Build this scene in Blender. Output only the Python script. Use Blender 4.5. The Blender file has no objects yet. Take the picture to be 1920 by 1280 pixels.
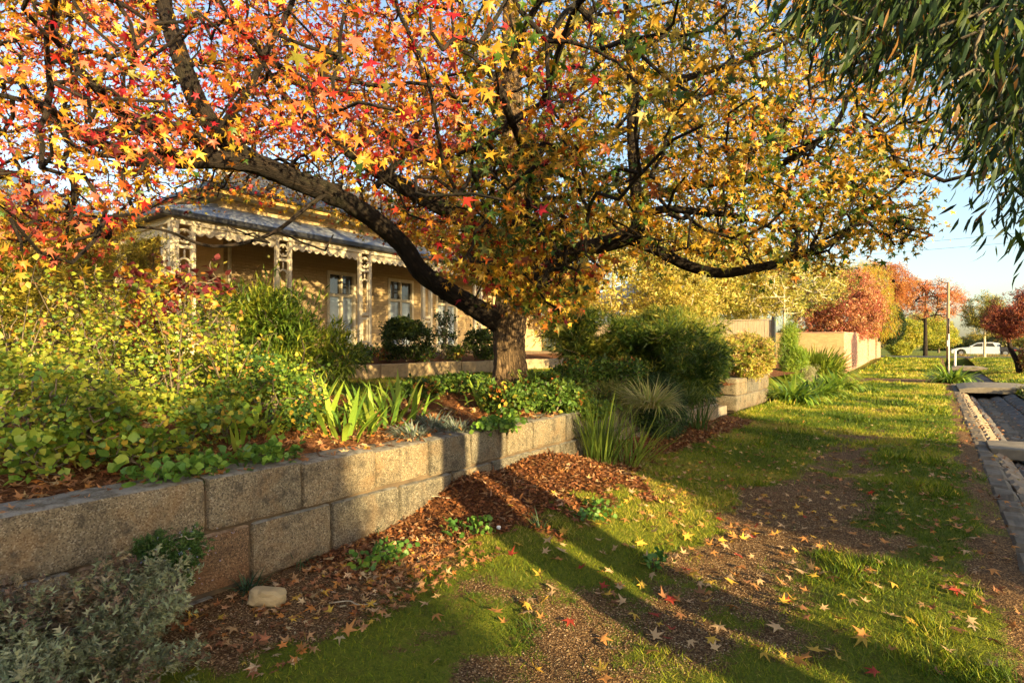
import bpy, math, random
import numpy as np
from mathutils import Vector, Matrix
rng = np.random.default_rng(7)
random.seed(7)
SC = bpy.context.scene
COL = SC.collection
# ------------------------------------------------------------------ camera, sky, sun, exposure
TH = math.radians(36.7)
F = 1067.0
EYE = 1.55
HZ = 650.0
cam = bpy.data.objects.new('camera', bpy.data.cameras.new('camera'))
COL.objects.link(cam)
cam.location = (0, 0, EYE)
cam.rotation_euler = (math.pi / 2, 0, TH)
cam.data.sensor_width = 36
cam.data.lens = 36 * F / 1920
cam.data.shift_y = (HZ - 640) / 1920
cam.data.clip_end = 3000
cam.data.clip_start = 0.05
SC.camera = cam
SUN_EL = math.radians(12.5)
SUN_H = Vector((0.944, -0.33, 0)).normalized()
world = bpy.data.worlds.new('World')
SC.world = world
world.use_nodes = True
wn = world.node_tree
bg = wn.nodes['Background']
sky = wn.nodes.new('ShaderNodeTexSky')
sky.sky_type = 'NISHITA'
sky.sun_disc = False
sky.sun_elevation = SUN_EL
sky.sun_rotation = math.atan2(SUN_H.x, SUN_H.y)
sky.air_density = 1.0
sky.dust_density = 2.0
sky.ozone_density = 1.2
wn.links.new(sky.outputs[0], bg.inputs[0])
bg.inputs[1].default_value = 0.105
sun = bpy.data.objects.new('sun', bpy.data.lights.new('sun', 'SUN'))
COL.objects.link(sun)
sun.data.energy = 5.0
sun.data.angle = math.radians(0.55)
sun.data.color = (1.0, 0.75, 0.36)
sd = Vector((SUN_H.x * math.cos(SUN_EL), SUN_H.y * math.cos(SUN_EL), math.sin(SUN_EL)))
sun.rotation_euler = sd.to_track_quat('Z', 'Y').to_euler()
SC.view_settings.view_transform = 'Standard'
SC.view_settings.look = 'None'
SC.view_settings.gamma = 1
SC.view_settings.exposure = 1.95
SC.render.engine = 'CYCLES'

# ------------------------------------------------------------------ helpers
ST, CT = math.sin(TH), math.cos(TH)
def W(u, v, Z):
    r = (u - 960) / F * Z
    return Vector((-ST * Z + CT * r, CT * Z + ST * r, EYE + (HZ - v) / F * Z))
def proj(P):
    P = np.asarray(P, float)
    Z = -ST * P[..., 0] + CT * P[..., 1]
    r = CT * P[..., 0] + ST * P[..., 1]
    Zs = np.where(np.abs(Z) < 1e-3, 1e-3, Z)
    return 960 + F * r / Zs, HZ - F * (P[..., 2] - EYE) / Zs, Z
def _h(ix, iy, iz, seed):
    n = (ix * 374761393 + iy * 668265263 + iz * 2147483647 + seed * 974634777).astype(np.int64)
    n = (n ^ (n >> 13)) * 1274126177
    n = n & 0x7fffffff
    n = (n ^ (n >> 16)) & 0xffff
    return n / 65535.0
def vnoise(p, scale=1.0, seed=0, octaves=1):
    p = np.atleast_2d(np.asarray(p, float))
    if p.shape[1] == 2: p = np.c_[p, np.zeros(len(p))]
    tot = np.zeros(len(p)); amp = 1.0; nrm = 0
    for o in range(octaves):
        q = p * scale * 2 ** o + 17.3 * o
        i = np.floor(q).astype(np.int64); f = q - i; f = f * f * (3 - 2 * f)
        r = 0
        for dx in (0, 1):
            for dy in (0, 1):
                for dz in (0, 1):
                    w = (f[:, 0] if dx else 1 - f[:, 0]) * (f[:, 1] if dy else 1 - f[:, 1]) * (f[:, 2] if dz else 1 - f[:, 2])
                    r = r + w * _h(i[:, 0] + dx, i[:, 1] + dy, i[:, 2] + dz, seed + o)
        tot += amp * r; nrm += amp; amp *= 0.5
    return tot / nrm
def sstep(a, b, x):
    t = np.clip((np.asarray(x, float) - a) / (b - a), 0, 1)
    return t * t * (3 - 2 * t)
def link(name, me, parent=None, mat=None):
    o = bpy.data.objects.new(name, me)
    COL.objects.link(o)
    if parent is not None: o.parent = parent
    if mat is not None and me is not None and len(me.materials) == 0: me.materials.append(mat)
    return o
def np_mesh(name, V, Fc, col=None, smooth=False, attrs=None):
    V = np.asarray(V, np.float32).reshape(-1, 3)
    Fc = np.asarray(Fc, np.int32)
    m, k = Fc.shape
    me = bpy.data.meshes.new(name)
    me.vertices.add(len(V)); me.vertices.foreach_set('co', V.ravel())
    me.loops.add(m * k); me.loops.foreach_set('vertex_index', Fc.ravel())
    me.polygons.add(m)
    me.polygons.foreach_set('loop_start', np.arange(0, m * k, k, dtype=np.int32))
    me.polygons.foreach_set('loop_total', np.full(m, k, np.int32))
    if smooth: me.polygons.foreach_set('use_smooth', np.ones(m, bool))
    if col is not None:
        a = me.attributes.new('col', 'FLOAT_COLOR', 'POINT')
        c = np.ones((len(V), 4), np.float32); c[:, :3] = col
        a.data.foreach_set('color', c.ravel())
    if attrs:
        for kk, vv in attrs.items():
            vv = np.asarray(vv, np.float32)
            if vv.ndim == 1:
                me.attributes.new(kk, 'FLOAT', 'POINT').data.foreach_set('value', vv)
            else:
                me.attributes.new(kk, 'FLOAT_VECTOR', 'POINT').data.foreach_set('vector', vv.ravel())
    me.update()
    return me
class MB:
    """collects quads/tris (mixed) as python lists"""
    def __init__(s): s.v = []; s.f = []
    def add(s, vs, fs):
        b = len(s.v); s.v += [tuple(v) for v in vs]; s.f += [tuple(b + i for i in f) for f in fs]
        return s
    def box(s, x0, x1, y0, y1, z0, z1):
        return s.add([(x0,y0,z0),(x1,y0,z0),(x1,y1,z0),(x0,y1,z0),(x0,y0,z1),(x1,y0,z1),(x1,y1,z1),(x0,y1,z1)],
                     [(0,3,2,1),(4,5,6,7),(0,1,5,4),(1,2,6,5),(2,3,7,6),(3,0,4,7)])
    def prism(s, pts, axis, a, b):
        """pts: 2-D outline, extruded along axis from a to b (outline in the other two axes in order)"""
        n = len(pts)
        def mk(p, t):
            if axis == 'x': return (t, p[0], p[1])
            if axis == 'y': return (p[0], t, p[1])
            return (p[0], p[1], t)
        vs = [mk(p, a) for p in pts] + [mk(p, b) for p in pts]
        fs = [tuple(range(n))[::-1], tuple(range(n, 2 * n))] + [(i, (i + 1) % n, n + (i + 1) % n, n + i) for i in range(n)]
        return s.add(vs, fs)
    def tube(s, pts, rad, n=8, closed=False):
        pts = [Vector(p) for p in pts]; m = len(pts)
        if not hasattr(rad, '__len__'): rad = [rad] * m
        vs = []; up = Vector((0.13, 0.21, 0.97)).normalized()
        for i, p in enumerate(pts):
            if closed: t = (pts[(i + 1) % m] - pts[i - 1]).normalized()
            else: t = (pts[min(i + 1, m - 1)] - pts[max(i - 1, 0)]).normalized()
            a = t.cross(up)
            if a.length < 1e-3: a = t.cross(Vector((1, 0, 0)))
            a.normalize(); b = t.cross(a)
            for k in range(n):
                w = 2 * math.pi * k / n
                vs.append(p + (a * math.cos(w) + b * math.sin(w)) * rad[i])
        fs = []
        for i in range(m if closed else m - 1):
            j = (i + 1) % m
            for k in range(n):
                fs.append((i * n + k, i * n + (k + 1) % n, j * n + (k + 1) % n, j * n + k))
        if not closed: fs += [tuple(range(n))[::-1], tuple((m - 1) * n + k for k in range(n))]
        return s.add(vs, fs)
    def build(s, name, mat, parent=None, smooth=False, bevel=0):
        me = bpy.data.meshes.new(name); me.from_pydata(s.v, [], s.f); me.update()
        import bmesh
        bm = bmesh.new(); bm.from_mesh(me)
        if bevel:
            bmesh.ops.bevel(bm, geom=bm.edges[:], offset=bevel, segments=1, affect='EDGES')
        bmesh.ops.recalc_face_normals(bm, faces=bm.faces[:])
        bm.to_mesh(me); bm.free()
        if smooth: me.polygons.foreach_set('use_smooth', np.ones(len(me.polygons), bool))
        return link(name, me, parent, mat)
def tag(o, label=None, cat=None, group=None, kind=None):
    if label: o['label'] = label
    if cat: o['category'] = cat
    if group: o['group'] = group
    if kind: o['kind'] = kind
    return o
def empty(name, loc, label, cat, group=None):
    o = bpy.data.objects.new(name, None); COL.objects.link(o)
    o.empty_display_size = 0.2; o.location = loc
    bpy.context.view_layer.update()
    return tag(o, label, cat, group)
def adopt(o, parent):
    """parent without moving: children are built in world coordinates"""
    o.parent = parent
    o.matrix_parent_inverse = Matrix.Translation(-Vector(parent.location))
    return o

# ------------------------------------------------------------------ materials
def newmat(name):
    m = bpy.data.materials.new(name); m.use_nodes = True
    nt = m.node_tree; nt.nodes.clear()
    out = nt.nodes.new('ShaderNodeOutputMaterial')
    return m, nt, out
class NT:
    def __init__(s, nt): s.nt = nt
    def n(s, typ, **kw):
        nd = s.nt.nodes.new('ShaderNode' + typ)
        for k, v in kw.items():
            if k.startswith('_'): setattr(nd, k[1:], v)
            else:
                key = k.replace('__', ' ')
                if hasattr(v, 'is_linked') or isinstance(v, bpy.types.NodeSocket): s.nt.links.new(v, nd.inputs[key])
                else: nd.inputs[key].default_value = v
        return nd
    def l(s, a, b): s.nt.links.new(a, b)
    def noise(s, scale, vec=None, detail=4, rough=0.55, dist=0):
        nd = s.n('TexNoise'); nd.inputs['Scale'].default_value = scale
        nd.inputs['Detail'].default_value = detail; nd.inputs['Roughness'].default_value = rough; nd.inputs['Distortion'].default_value = dist
        if vec is not None: s.l(vec, nd.inputs['Vector'])
        return nd.outputs['Fac']
    def ramp(s, fac, stops, interp='LINEAR'):
        nd = s.n('ValToRGB'); cr = nd.color_ramp; cr.interpolation = interp
        while len(cr.elements) < len(stops): cr.elements.new(0.5)
        for e, (p, c) in zip(cr.elements, stops):
            e.position = p; e.color = (*c, 1) if len(c) == 3 else c
        s.l(fac, nd.inputs[0])
        return nd.outputs[0]
    def mix(s, fac, a, b, mode='MIX'):
        nd = s.n('Mix', _data_type='RGBA', _blend_type=mode)
        for sock, val in ((nd.inputs[0], fac), (nd.inputs[6], a), (nd.inputs[7], b)):
            if isinstance(val, bpy.types.NodeSocket): s.l(val, sock)
            elif isinstance(val, (int, float)): sock.default_value = val
            else: sock.default_value = (*val, 1)
        return nd.outputs[2]
    def math(s, op, a, b=0.0, clamp=False):
        nd = s.n('Math', _operation=op); nd.use_clamp = clamp
        for i, val in enumerate((a, b)):
            if isinstance(val, bpy.types.NodeSocket): s.l(val, nd.inputs[i])
            else: nd.inputs[i].default_value = val
        return nd.outputs[0]
    def mapr(s, v, a, b, c=0.0, d=1.0):
        nd = s.n('MapRange')
        s.l(v, nd.inputs[0]); nd.inputs[1].default_value = a; nd.inputs[2].default_value = b
        nd.inputs[3].default_value = c; nd.inputs[4].default_value = d
        return nd.outputs[0]
    def bump(s, h, strength=0.5, dist=0.02, normal=None):
        nd = s.n('Bump'); nd.inputs['Strength'].default_value = strength; nd.inputs['Distance'].default_value = dist
        s.l(h, nd.inputs['Height'])
        if normal is not None: s.l(normal, nd.inputs['Normal'])
        return nd.outputs[0]
    def bsdf(s, col, rough=0.8, normal=None, metal=0, spec=0.3):
        nd = s.n('BsdfPrincipled')
        for k, val in (('Base Color', col), ('Roughness', rough)):
            if isinstance(val, bpy.types.NodeSocket): s.l(val, nd.inputs[k])
            elif isinstance(val, tuple): nd.inputs[k].default_value = (*val, 1)
            else: nd.inputs[k].default_value = val
        nd.inputs['Metallic'].default_value = metal
        nd.inputs['Specular IOR Level'].default_value = spec
        if normal is not None: s.l(normal, nd.inputs['Normal'])
        return nd.outputs[0]
def leaf_mat(name, trans=0.4, rough=0.45, spec=0.35, mottled=0.25):
    m, nt, out = newmat(name); g = NT(nt)
    a = g.n('Attribute', _attribute_name='col').outputs['Color']
    tc = g.n('TexCoord').outputs['Object']
    nz = g.noise(60, tc, 3)
    c = g.mix(g.math('MULTIPLY', g.mapr(nz, 0.35, 0.75), mottled), a, g.mix(1.0, a, (0.45, 0.40, 0.35), 'MULTIPLY'))
    b = g.bsdf(c, rough, spec=spec)
    tr = g.n('BsdfTranslucent'); g.l(g.mix(1.0, c, (1.0, 0.95, 0.7), 'MULTIPLY'), tr.inputs[0])
    mx = g.n('MixShader'); mx.inputs[0].default_value = trans
    g.l(b, mx.inputs[1]); g.l(tr.outputs[0], mx.inputs[2]); g.l(mx.outputs[0], out.inputs[0])
    return m
M = {}
M['leaf'] = leaf_mat('leaf_surface', 0.42)
M['leaf_thick'] = leaf_mat('thick_leaf_surface', 0.22, 0.5, 0.25, 0.15)
M['dry'] = leaf_mat('dry_leaf_surface', 0.15, 0.7, 0.2, 0.6)
M['grass'] = leaf_mat('grass_surface', 0.35, 0.55, 0.25, 0.2)
def bark(name, c1, c2, scale=28, strength=1.0, moss=None):
    m, nt, out = newmat(name); g = NT(nt)
    a = g.n('Attribute', _attribute_name='buv').outputs['Vector']
    n1 = g.noise(scale * 1.6, a, 8, 0.7, 0.6)
    nd = g.noise(scale * .55, a, 5, 0.65, 1.2)
    ridge = g.math('ABSOLUTE', g.math('SUBTRACT', nd, 0.5))
    crack = g.mapr(ridge, 0.0, 0.10)
    h = g.math('MULTIPLY', g.math('ADD', n1, 0.15), g.math('ADD', g.math('MULTIPLY', crack, .8), .2))
    c = g.mix(g.mapr(h, 0.1, 0.8), c1, c2)
    if moss:
        n2 = g.noise(4, g.n('TexCoord').outputs['Object'], 4)
        c = g.mix(g.mapr(n2, 0.52, 0.7, 0, 0.6), c, moss)
    g.l(g.bsdf(c, 0.9, g.bump(h, strength, 0.03)), out.inputs[0])
    return m
M['bark'] = bark('rough_bark', (0.035, 0.022, 0.012), (0.25, 0.165, 0.09), 30, 1.0)
M['bark_dark'] = bark('dark_bark', (0.008, 0.0055, 0.004), (0.036, 0.024, 0.016), 34, 1.0, (0.028, 0.028, 0.012))
M['bark_pale'] = bark('pale_bark', (0.30, 0.25, 0.17), (0.62, 0.54, 0.38), 14, 0.3)
M['bark_grey'] = bark('grey_bark', (0.07, 0.055, 0.04), (0.2, 0.16, 0.11), 18, 0.6)
def granite():
    m, nt, out = newmat('granite'); g = NT(nt)
    tc = g.n('TexCoord').outputs['Object']
    oi = g.n('ObjectInfo').outputs['Random']
    vv = g.n('TexVoronoi'); vv.inputs['Scale'].default_value = 135; g.l(tc, vv.inputs['Vector'])
    cell = g.n('SeparateColor'); g.l(vv.outputs['Color'], cell.inputs[0])
    grain = g.ramp(cell.outputs[0], [(0.0, (0.05, 0.048, 0.042)), (0.2, (0.10, 0.092, 0.075)), (0.3, (0.19, 0.17, 0.125)), (0.62, (0.27, 0.235, 0.165)), (0.85, (0.33, 0.30, 0.225)), (1.0, (0.5, 0.47, 0.39))])
    n0 = g.noise(160, tc, 3, 0.7)
    grain = g.mix(g.mapr(n0, 0.35, 0.7, 0, 0.5), grain, (0.18, 0.155, 0.12))
    n1 = g.noise(3.2, tc, 6, 0.62, 0.6)
    amt = g.math('ADD', g.mapr(n1, 0.48, 0.66, 0, 0.9), g.mapr(oi, 0.3, 1.0, -0.25, 0.32), True)
    c = g.mix(amt, grain, g.mix(0.45, grain, (0.26, 0.15, 0.065)))
    n2 = g.noise(7, tc, 7, 0.7)
    c = g.mix(g.mapr(n2, 0.52, 0.64, 0, 0.7), c, (0.055, 0.052, 0.045))
    c = g.mix(g.mapr(g.noise(1.7, tc, 4), .5, .65, 0, .5), c, g.mix(1.0, c, (.55, .58, .62), 'MULTIPLY'))
    c = g.mix(1.0, c, g.mix(oi, (0.55, 0.57, 0.6), (1.02, 0.94, 0.8)), 'MULTIPLY')
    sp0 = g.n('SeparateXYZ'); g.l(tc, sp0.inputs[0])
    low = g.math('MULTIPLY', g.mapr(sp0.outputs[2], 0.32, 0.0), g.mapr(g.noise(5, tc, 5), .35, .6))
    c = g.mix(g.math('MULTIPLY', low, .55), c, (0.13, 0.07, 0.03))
    streak = g.n('Mapping'); g.l(tc, streak.inputs[0]); streak.inputs['Scale'].default_value = (9, 9, .7)
    c = g.mix(g.mapr(g.noise(1.0, streak.outputs[0], 5, .65), .55, .72, 0, .5), c, (0.07, 0.06, 0.045))
    li = g.noise(19, tc, 6, .7); c = g.mix(g.mapr(li, .63, .72, 0, .5), c, (0.42, 0.41, 0.34))
    sep = g.n('SeparateXYZ'); g.l(g.n('NewGeometry').outputs['Normal'], sep.inputs[0])
    top = g.mapr(sep.outputs[2], 0.45, 0.9)
    c = g.mix(g.math('MULTIPLY', top, 0.55), c, g.mix(g.mapr(g.noise(14, tc, 5), 0.4, 0.6), (0.09, 0.09, 0.085), (0.36, 0.36, 0.34)))
    hb = g.math('ADD', g.math('MULTIPLY', cell.outputs[1], 0.4), g.math('MULTIPLY', g.noise(22, tc, 8, 0.7), 1.2))
    g.l(g.bsdf(c, 0.92, g.bump(hb, 1.0, 0.022)), out.inputs[0])
    return m
M['granite'] = granite()
def rusty():
    m = M['granite'].copy(); m.name = 'rust_stained_granite'; nt = m.node_tree; b = [n for n in nt.nodes if n.type == 'BSDF_PRINCIPLED'][0]
    g = NT(nt); src = b.inputs['Base Color'].links[0].from_socket; g.l(g.mix(.6, src, g.mix(1.0, src, (1.5, .85, .4), 'MULTIPLY')), b.inputs['Base Color']); return m
M['granite_rust'] = rusty()
def simple(name, c1, c2=None, scale=10, rough=0.85, bump=0.2, bscale=40, c3=None, spec=0.3, metal=0, stretch=None):
    m, nt, out = newmat(name); g = NT(nt)
    tc = g.n('TexCoord').outputs['Object']
    if stretch:
        mp = g.n('Mapping'); g.l(tc, mp.inputs[0]); mp.inputs['Scale'].default_value = stretch; tc = mp.outputs[0]
    c2 = c2 or tuple(x * 0.75 for x in c1)
    c = g.mix(g.mapr(g.noise(scale, tc, 6, 0.6), 0.32, 0.7), c1, c2)
    if c3: c = g.mix(g.mapr(g.noise(scale * 3.1, tc, 5, 0.6), 0.52, 0.72, 0, 0.75), c, c3)
    b = g.bump(g.noise(bscale, tc, 5, 0.6), bump, 0.01) if bump else None
    g.l(g.bsdf(c, rough, b, metal, spec), out.inputs[0])
    return m
M['mortar'] = simple('mortar', (0.12, 0.085, 0.05), (0.05, 0.036, 0.025), 6, 0.95, 0.5)
M['bluestone'] = simple('bluestone', (0.12, 0.11, 0.10), (0.06, 0.055, 0.055), 5, 0.75, 0.8, 30, (0.22, 0.15, 0.09))
M['kerbstone'] = simple('kerbstone', (0.17, 0.135, 0.095), (0.08, 0.066, 0.05), 4, 0.85, 0.8, 35, (0.10, 0.075, 0.04))
M['warmstone'] = simple('warm_gutter_stone', (0.30, 0.225, 0.145), (0.17, 0.13, 0.09), 5, 0.85, 0.6, 30)
M['concrete'] = simple('weathered_concrete', (0.24, 0.205, 0.155), (0.13, 0.11, 0.085), 4, 0.9, 0.5, 50, (0.14, 0.12, 0.09))
M['edging'] = simple('low_wall_render', (0.40, 0.30, 0.17), (0.27, 0.20, 0.12), 4, 0.9, 0.4, 50, (0.16, 0.13, 0.08))
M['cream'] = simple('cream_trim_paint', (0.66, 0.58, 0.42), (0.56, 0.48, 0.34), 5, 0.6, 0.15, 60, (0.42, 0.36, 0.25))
M['white_paint'] = simple('white_paint', (0.78, 0.76, 0.72), (0.66, 0.64, 0.6), 6, 0.5, 0.1)
M['yellow_trim'] = simple('ochre_fascia_paint', (0.52, 0.36, 0.11), (0.42, 0.28, 0.09), 4, 0.6, 0.1)
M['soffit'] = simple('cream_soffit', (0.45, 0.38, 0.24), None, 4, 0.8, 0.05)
M['iron'] = simple('blue_grey_corrugated_iron', (0.20, 0.225, 0.26), (0.14, 0.155, 0.18), 2, 0.45, 0.05, c3=(0.24, 0.19, 0.15), spec=0.5)
M['blue_iron'] = simple('blue_corrugated_iron', (0.07, 0.14, 0.28), (0.05, 0.10, 0.2), 2, 0.4, 0.05, spec=0.5)
M['gutter'] = simple('charcoal_gutter_paint', (0.028, 0.03, 0.036), None, 3, 0.4, 0.05, spec=0.5)
M['slate'] = simple('slate', (0.10, 0.105, 0.12), (0.06, 0.065, 0.075), 3, 0.6, 0.3)
M['timber'] = simple('dark_stained_timber', (0.12, 0.08, 0.05), (0.07, 0.05, 0.03), 8, 0.8, 0.2)
M['paling'] = simple('weathered_paling', (0.50, 0.40, 0.27), (0.36, 0.28, 0.19), 3, 0.9, 0.3, 40, stretch=(6, 6, 0.6))
M['pole'] = simple('weathered_pole_timber', (0.36, 0.24, 0.14), (0.22, 0.15, 0.09), 6, 0.9, 0.3, stretch=(5, 5, 0.4))
M['rock'] = simple('sandy_rock', (0.40, 0.31, 0.17), (0.28, 0.21, 0.11), 7, 0.9, 0.5, 25)
M['tyre'] = simple('rubber', (0.02, 0.02, 0.02), None, 3, 0.8, 0.1)
M['steel'] = simple('wheel_steel', (0.45, 0.45, 0.46), None, 3, 0.35, 0, metal=0.8)
M['car_white'] = simple('white_car_paint', (0.5, 0.53, 0.58), (0.46, 0.49, 0.54), 1, 0.25, 0, spec=0.6)
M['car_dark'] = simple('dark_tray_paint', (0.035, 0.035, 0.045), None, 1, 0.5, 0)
M['red_lens'] = simple('red_lens', (0.5, 0.02, 0.02), None, 1, 0.2, 0, spec=0.6)
M['asphalt'] = simple('asphalt', (0.055, 0.055, 0.06), (0.04, 0.04, 0.045), 3, 0.9, 0.3, 60)
M['pebble'] = leaf_mat('pebble_surface', 0.0, 0.85, 0.3, 0.5)
def glass(name, tint):
    m, nt, out = newmat(name); g = NT(nt)
    g.l(g.bsdf(tint, 0.06, None, 0.0, 1.0), out.inputs[0])
    return m
M['glass'] = glass('window_glass', (0.30, 0.36, 0.42))
M['dark_glass'] = glass('dark_window_glass', (0.03, 0.03, 0.03))
M['curtain'] = simple('pale_curtain', (0.55, 0.6, 0.66), (0.45, 0.5, 0.56), 6, 0.9, 0.2)
def housebrick():
    m, nt, out = newmat('painted_cream_brickwork'); g = NT(nt)
    tc = g.n('TexCoord').outputs['Object']
    sp = g.n('SeparateXYZ'); g.l(tc, sp.inputs[0])
    cb = g.n('CombineXYZ'); g.l(g.math('ADD', sp.outputs[0], sp.outputs[1]), cb.inputs[0]); g.l(sp.outputs[2], cb.inputs[1])
    br = g.n('TexBrick'); g.l(cb.outputs[0], br.inputs['Vector']); br.inputs['Scale'].default_value = 1
    br.inputs['Brick Width'].default_value = 0.24; br.inputs['Row Height'].default_value = 0.086; br.inputs['Mortar Size'].default_value = 0.008
    br.inputs['Mortar Smooth'].default_value = 0.4
    br.inputs['Color1'].default_value = (0.47, 0.34, 0.18, 1); br.inputs['Color2'].default_value = (0.42, 0.30, 0.155, 1); br.inputs['Mortar'].default_value = (0.36, 0.25, 0.13, 1)
    c = g.mix(g.mapr(g.noise(1.4, tc, 5), 0.4, 0.7, 0, 0.4), br.outputs['Color'], (0.36, 0.26, 0.14))
    g.l(g.bsdf(c, 0.8, g.bump(g.math('SUBTRACT', 1.0, br.outputs['Fac']), 0.6, 0.012)), out.inputs[0])
    return m
M['housebrick'] = housebrick()
def brickmat():
    m, nt, out = newmat('pink_clay_brick'); g = NT(nt)
    a = g.n('Attribute', _attribute_name='col').outputs['Color']
    tc = g.n('TexCoord').outputs['Object']
    c = g.mix(g.mapr(g.noise(9, tc, 5), 0.4, 0.7, 0, 0.5), a, g.mix(1.0, a, (0.7, 0.6, 0.55), 'MULTIPLY'))
    g.l(g.bsdf(c, 0.9, g.bump(g.noise(60, tc, 4), 0.1, 0.005)), out.inputs[0])
    return m
M['brick'] = brickmat()
def ground_mat(name, grassA, grassB, dirtA, dirtB, mulA, mulB):
    """grass / gravel dirt / bark mulch mixed by the mesh attributes dirt and mulch"""
    m, nt, out = newmat(name); g = NT(nt)
    tc = g.n('TexCoord').outputs['Object']
    dirt = g.n('Attribute', _attribute_name='dirt').outputs['Fac']
    mul = g.n('Attribute', _attribute_name='mulch').outputs['Fac']
    fine = g.noise(55, tc, 6, 0.7); mid = g.noise(9, tc, 6, 0.65)
    gr = g.mix(g.mapr(fine, 0.3, 0.7), grassA, grassB)
    gr = g.mix(g.mapr(mid, 0.55, 0.75, 0, 0.5), gr, tuple(x * 0.7 for x in dirtA))
    v = g.n('TexVoronoi'); v.inputs['Scale'].default_value = 110; g.l(tc, v.inputs['Vector'])
    s = g.n('SeparateColor'); g.l(v.outputs['Color'], s.inputs[0])
    di = g.ramp(s.outputs[0], [(0, tuple(x * 0.45 for x in dirtA)), (0.5, dirtA), (0.85, dirtB), (1, tuple(min(1, x * 1.7) for x in dirtB))])
    di = g.mix(g.mapr(mid, 0.35, 0.7, 0, 0.6), di, tuple(x * 0.55 for x in dirtA))
    v2 = g.n('TexVoronoi'); v2.inputs['Scale'].default_value = 60; g.l(tc, v2.inputs['Vector'])
    s2 = g.n('SeparateColor'); g.l(v2.outputs['Color'], s2.inputs[0])
    mu = g.mix(s2.outputs[0], mulA, mulB)
    e = g.math('ADD', g.math('MULTIPLY', g.math('SUBTRACT', fine, 0.5), 1.3), g.math('MULTIPLY', g.math('SUBTRACT', mid, 0.5), 0.9))
    fd = g.mapr(g.math('ADD', dirt, e), 0.4, 0.6)
    fm = g.mapr(g.math('ADD', mul, e), 0.4, 0.6)
    c = g.mix(fm, g.mix(fd, gr, di), mu)
    h = g.math('ADD', g.math('MULTIPLY', v.outputs['Distance'], 0.6), fine)
    h = g.math('ADD', h, g.math('MULTIPLY', v2.outputs['Distance'], fm))
    g.l(g.bsdf(c, 0.95, g.bump(h, 0.9, 0.02), spec=0.15), out.inputs[0])
    return m
M['ground'] = ground_mat('verge_surface', (0.07, 0.09, 0.010), (0.19, 0.21, 0.018), (0.125, 0.066, 0.028), (0.27, 0.165, 0.075), (0.07, 0.028, 0.011), (0.22, 0.09, 0.036))

# ------------------------------------------------------------------ leaf templates
def star(curl, fold, twist=0):
    ang = [0, 27, 56, 86, 116, 180, -116, -86, -56, -27]
    rad = [1.0, .36, .93, .33, .62, .12, .62, .33, .93, .36]
    V = [(0, 0, 0.02)]
    for a, r in zip(ang, rad):
        w = math.radians(a)
        x, y = r * math.sin(w), r * math.cos(w)
        z = -curl * r * r + fold * abs(x) + twist * x * y
        V.append((x, y, z))
    Fs = [(0, 1 + i, 1 + (i + 1) % 10) for i in range(10)]
    b = len(V)
    V += [(-.022, -.1, .0), (.022, -.1, .0), (0.05, -.95, .22)]
    Fs.append((b, b + 1, b + 2))
    return np.array(V, float), np.array(Fs)
STAR = [star(.5, .65, .3), star(.15, .8, -.3), star(.12, .15), star(.3, .05, .15), star(.45, .3), star(-.1, .25, -.2), star(.25, -.2, .3)]
def ovate(w=.36, fold=.12, curl=.15):
    V = [(0, 0, 0), (w, .42, fold), (w * .62, .78, fold * .6 - curl * .5), (0, 1, -curl), (-w * .62, .78, fold * .6 - curl * .5), (-w, .42, fold), (0, .5, 0)]
    Fs = [(0, 1, 6), (1, 2, 6), (2, 3, 6), (3, 4, 6), (4, 5, 6), (5, 0, 6)]
    return np.array(V, float), np.array(Fs)
OVATE = [ovate(), ovate(.42, .2, .3), ovate(.33, .05, -.1)]
ROUND = [ovate(.5, .1, .1), ovate(.55, .18, .25), ovate(.48, .02, .05)]
def lance(w=.06, curl=.2):
    V = [(0, 0, 0), (w, .35, .01), (0, .4, -.01), (-w, .35, .01), (w * .75, .7, -curl * .4), (-w * .75, .7, -curl * .4), (0, 1, -curl)]
    Fs = [(0, 1, 2), (0, 2, 3), (1, 4, 2), (2, 4, 5), (2, 5, 3), (4, 6, 5)]
    return np.array(V, float), np.array(Fs)
LANCE = [lance(.06, .2), lance(.075, .4), lance(.05, 0)]
def blade(w, bend, n=6, twist=0.3):
    V = []; Fs = []
    x = 0; y = 0; z = 0; a = 0
    for i in range(n + 1):
        t = i / n
        ww = w * (1 - t ** 2.2) * (0.8 + 0.5 * min(1, t * 3))
        c, s_ = math.cos(twist * t), math.sin(twist * t)
        V += [(-ww * c, y, z - ww * s_), (ww * c, y, z + ww * s_)]
        a = bend * t
        y += math.cos(a) / n; z -= math.sin(a) / n
        if i: 
            k = 2 * i
            Fs += [(k - 2, k - 1, k + 1), (k - 2, k + 1, k)]
    return np.array(V, float), np.array(Fs)
BLADE = [blade(.03, .5), blade(.03, 1.4), blade(.028, 2.3, 7), blade(.034, .15, 4, .6)]
STRAP = [blade(.035, 1.3), blade(.035, 2.2, 7), blade(.03, 2.9, 8), blade(.035, .7)]
RUSH = [blade(.007, .15, 4), blade(.008, .5, 5), blade(.008, 1.2, 6)]
THIN = [blade(.012, 1.2, 4), blade(.012, 2.2, 5), blade(.012, .5, 3)]
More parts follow.
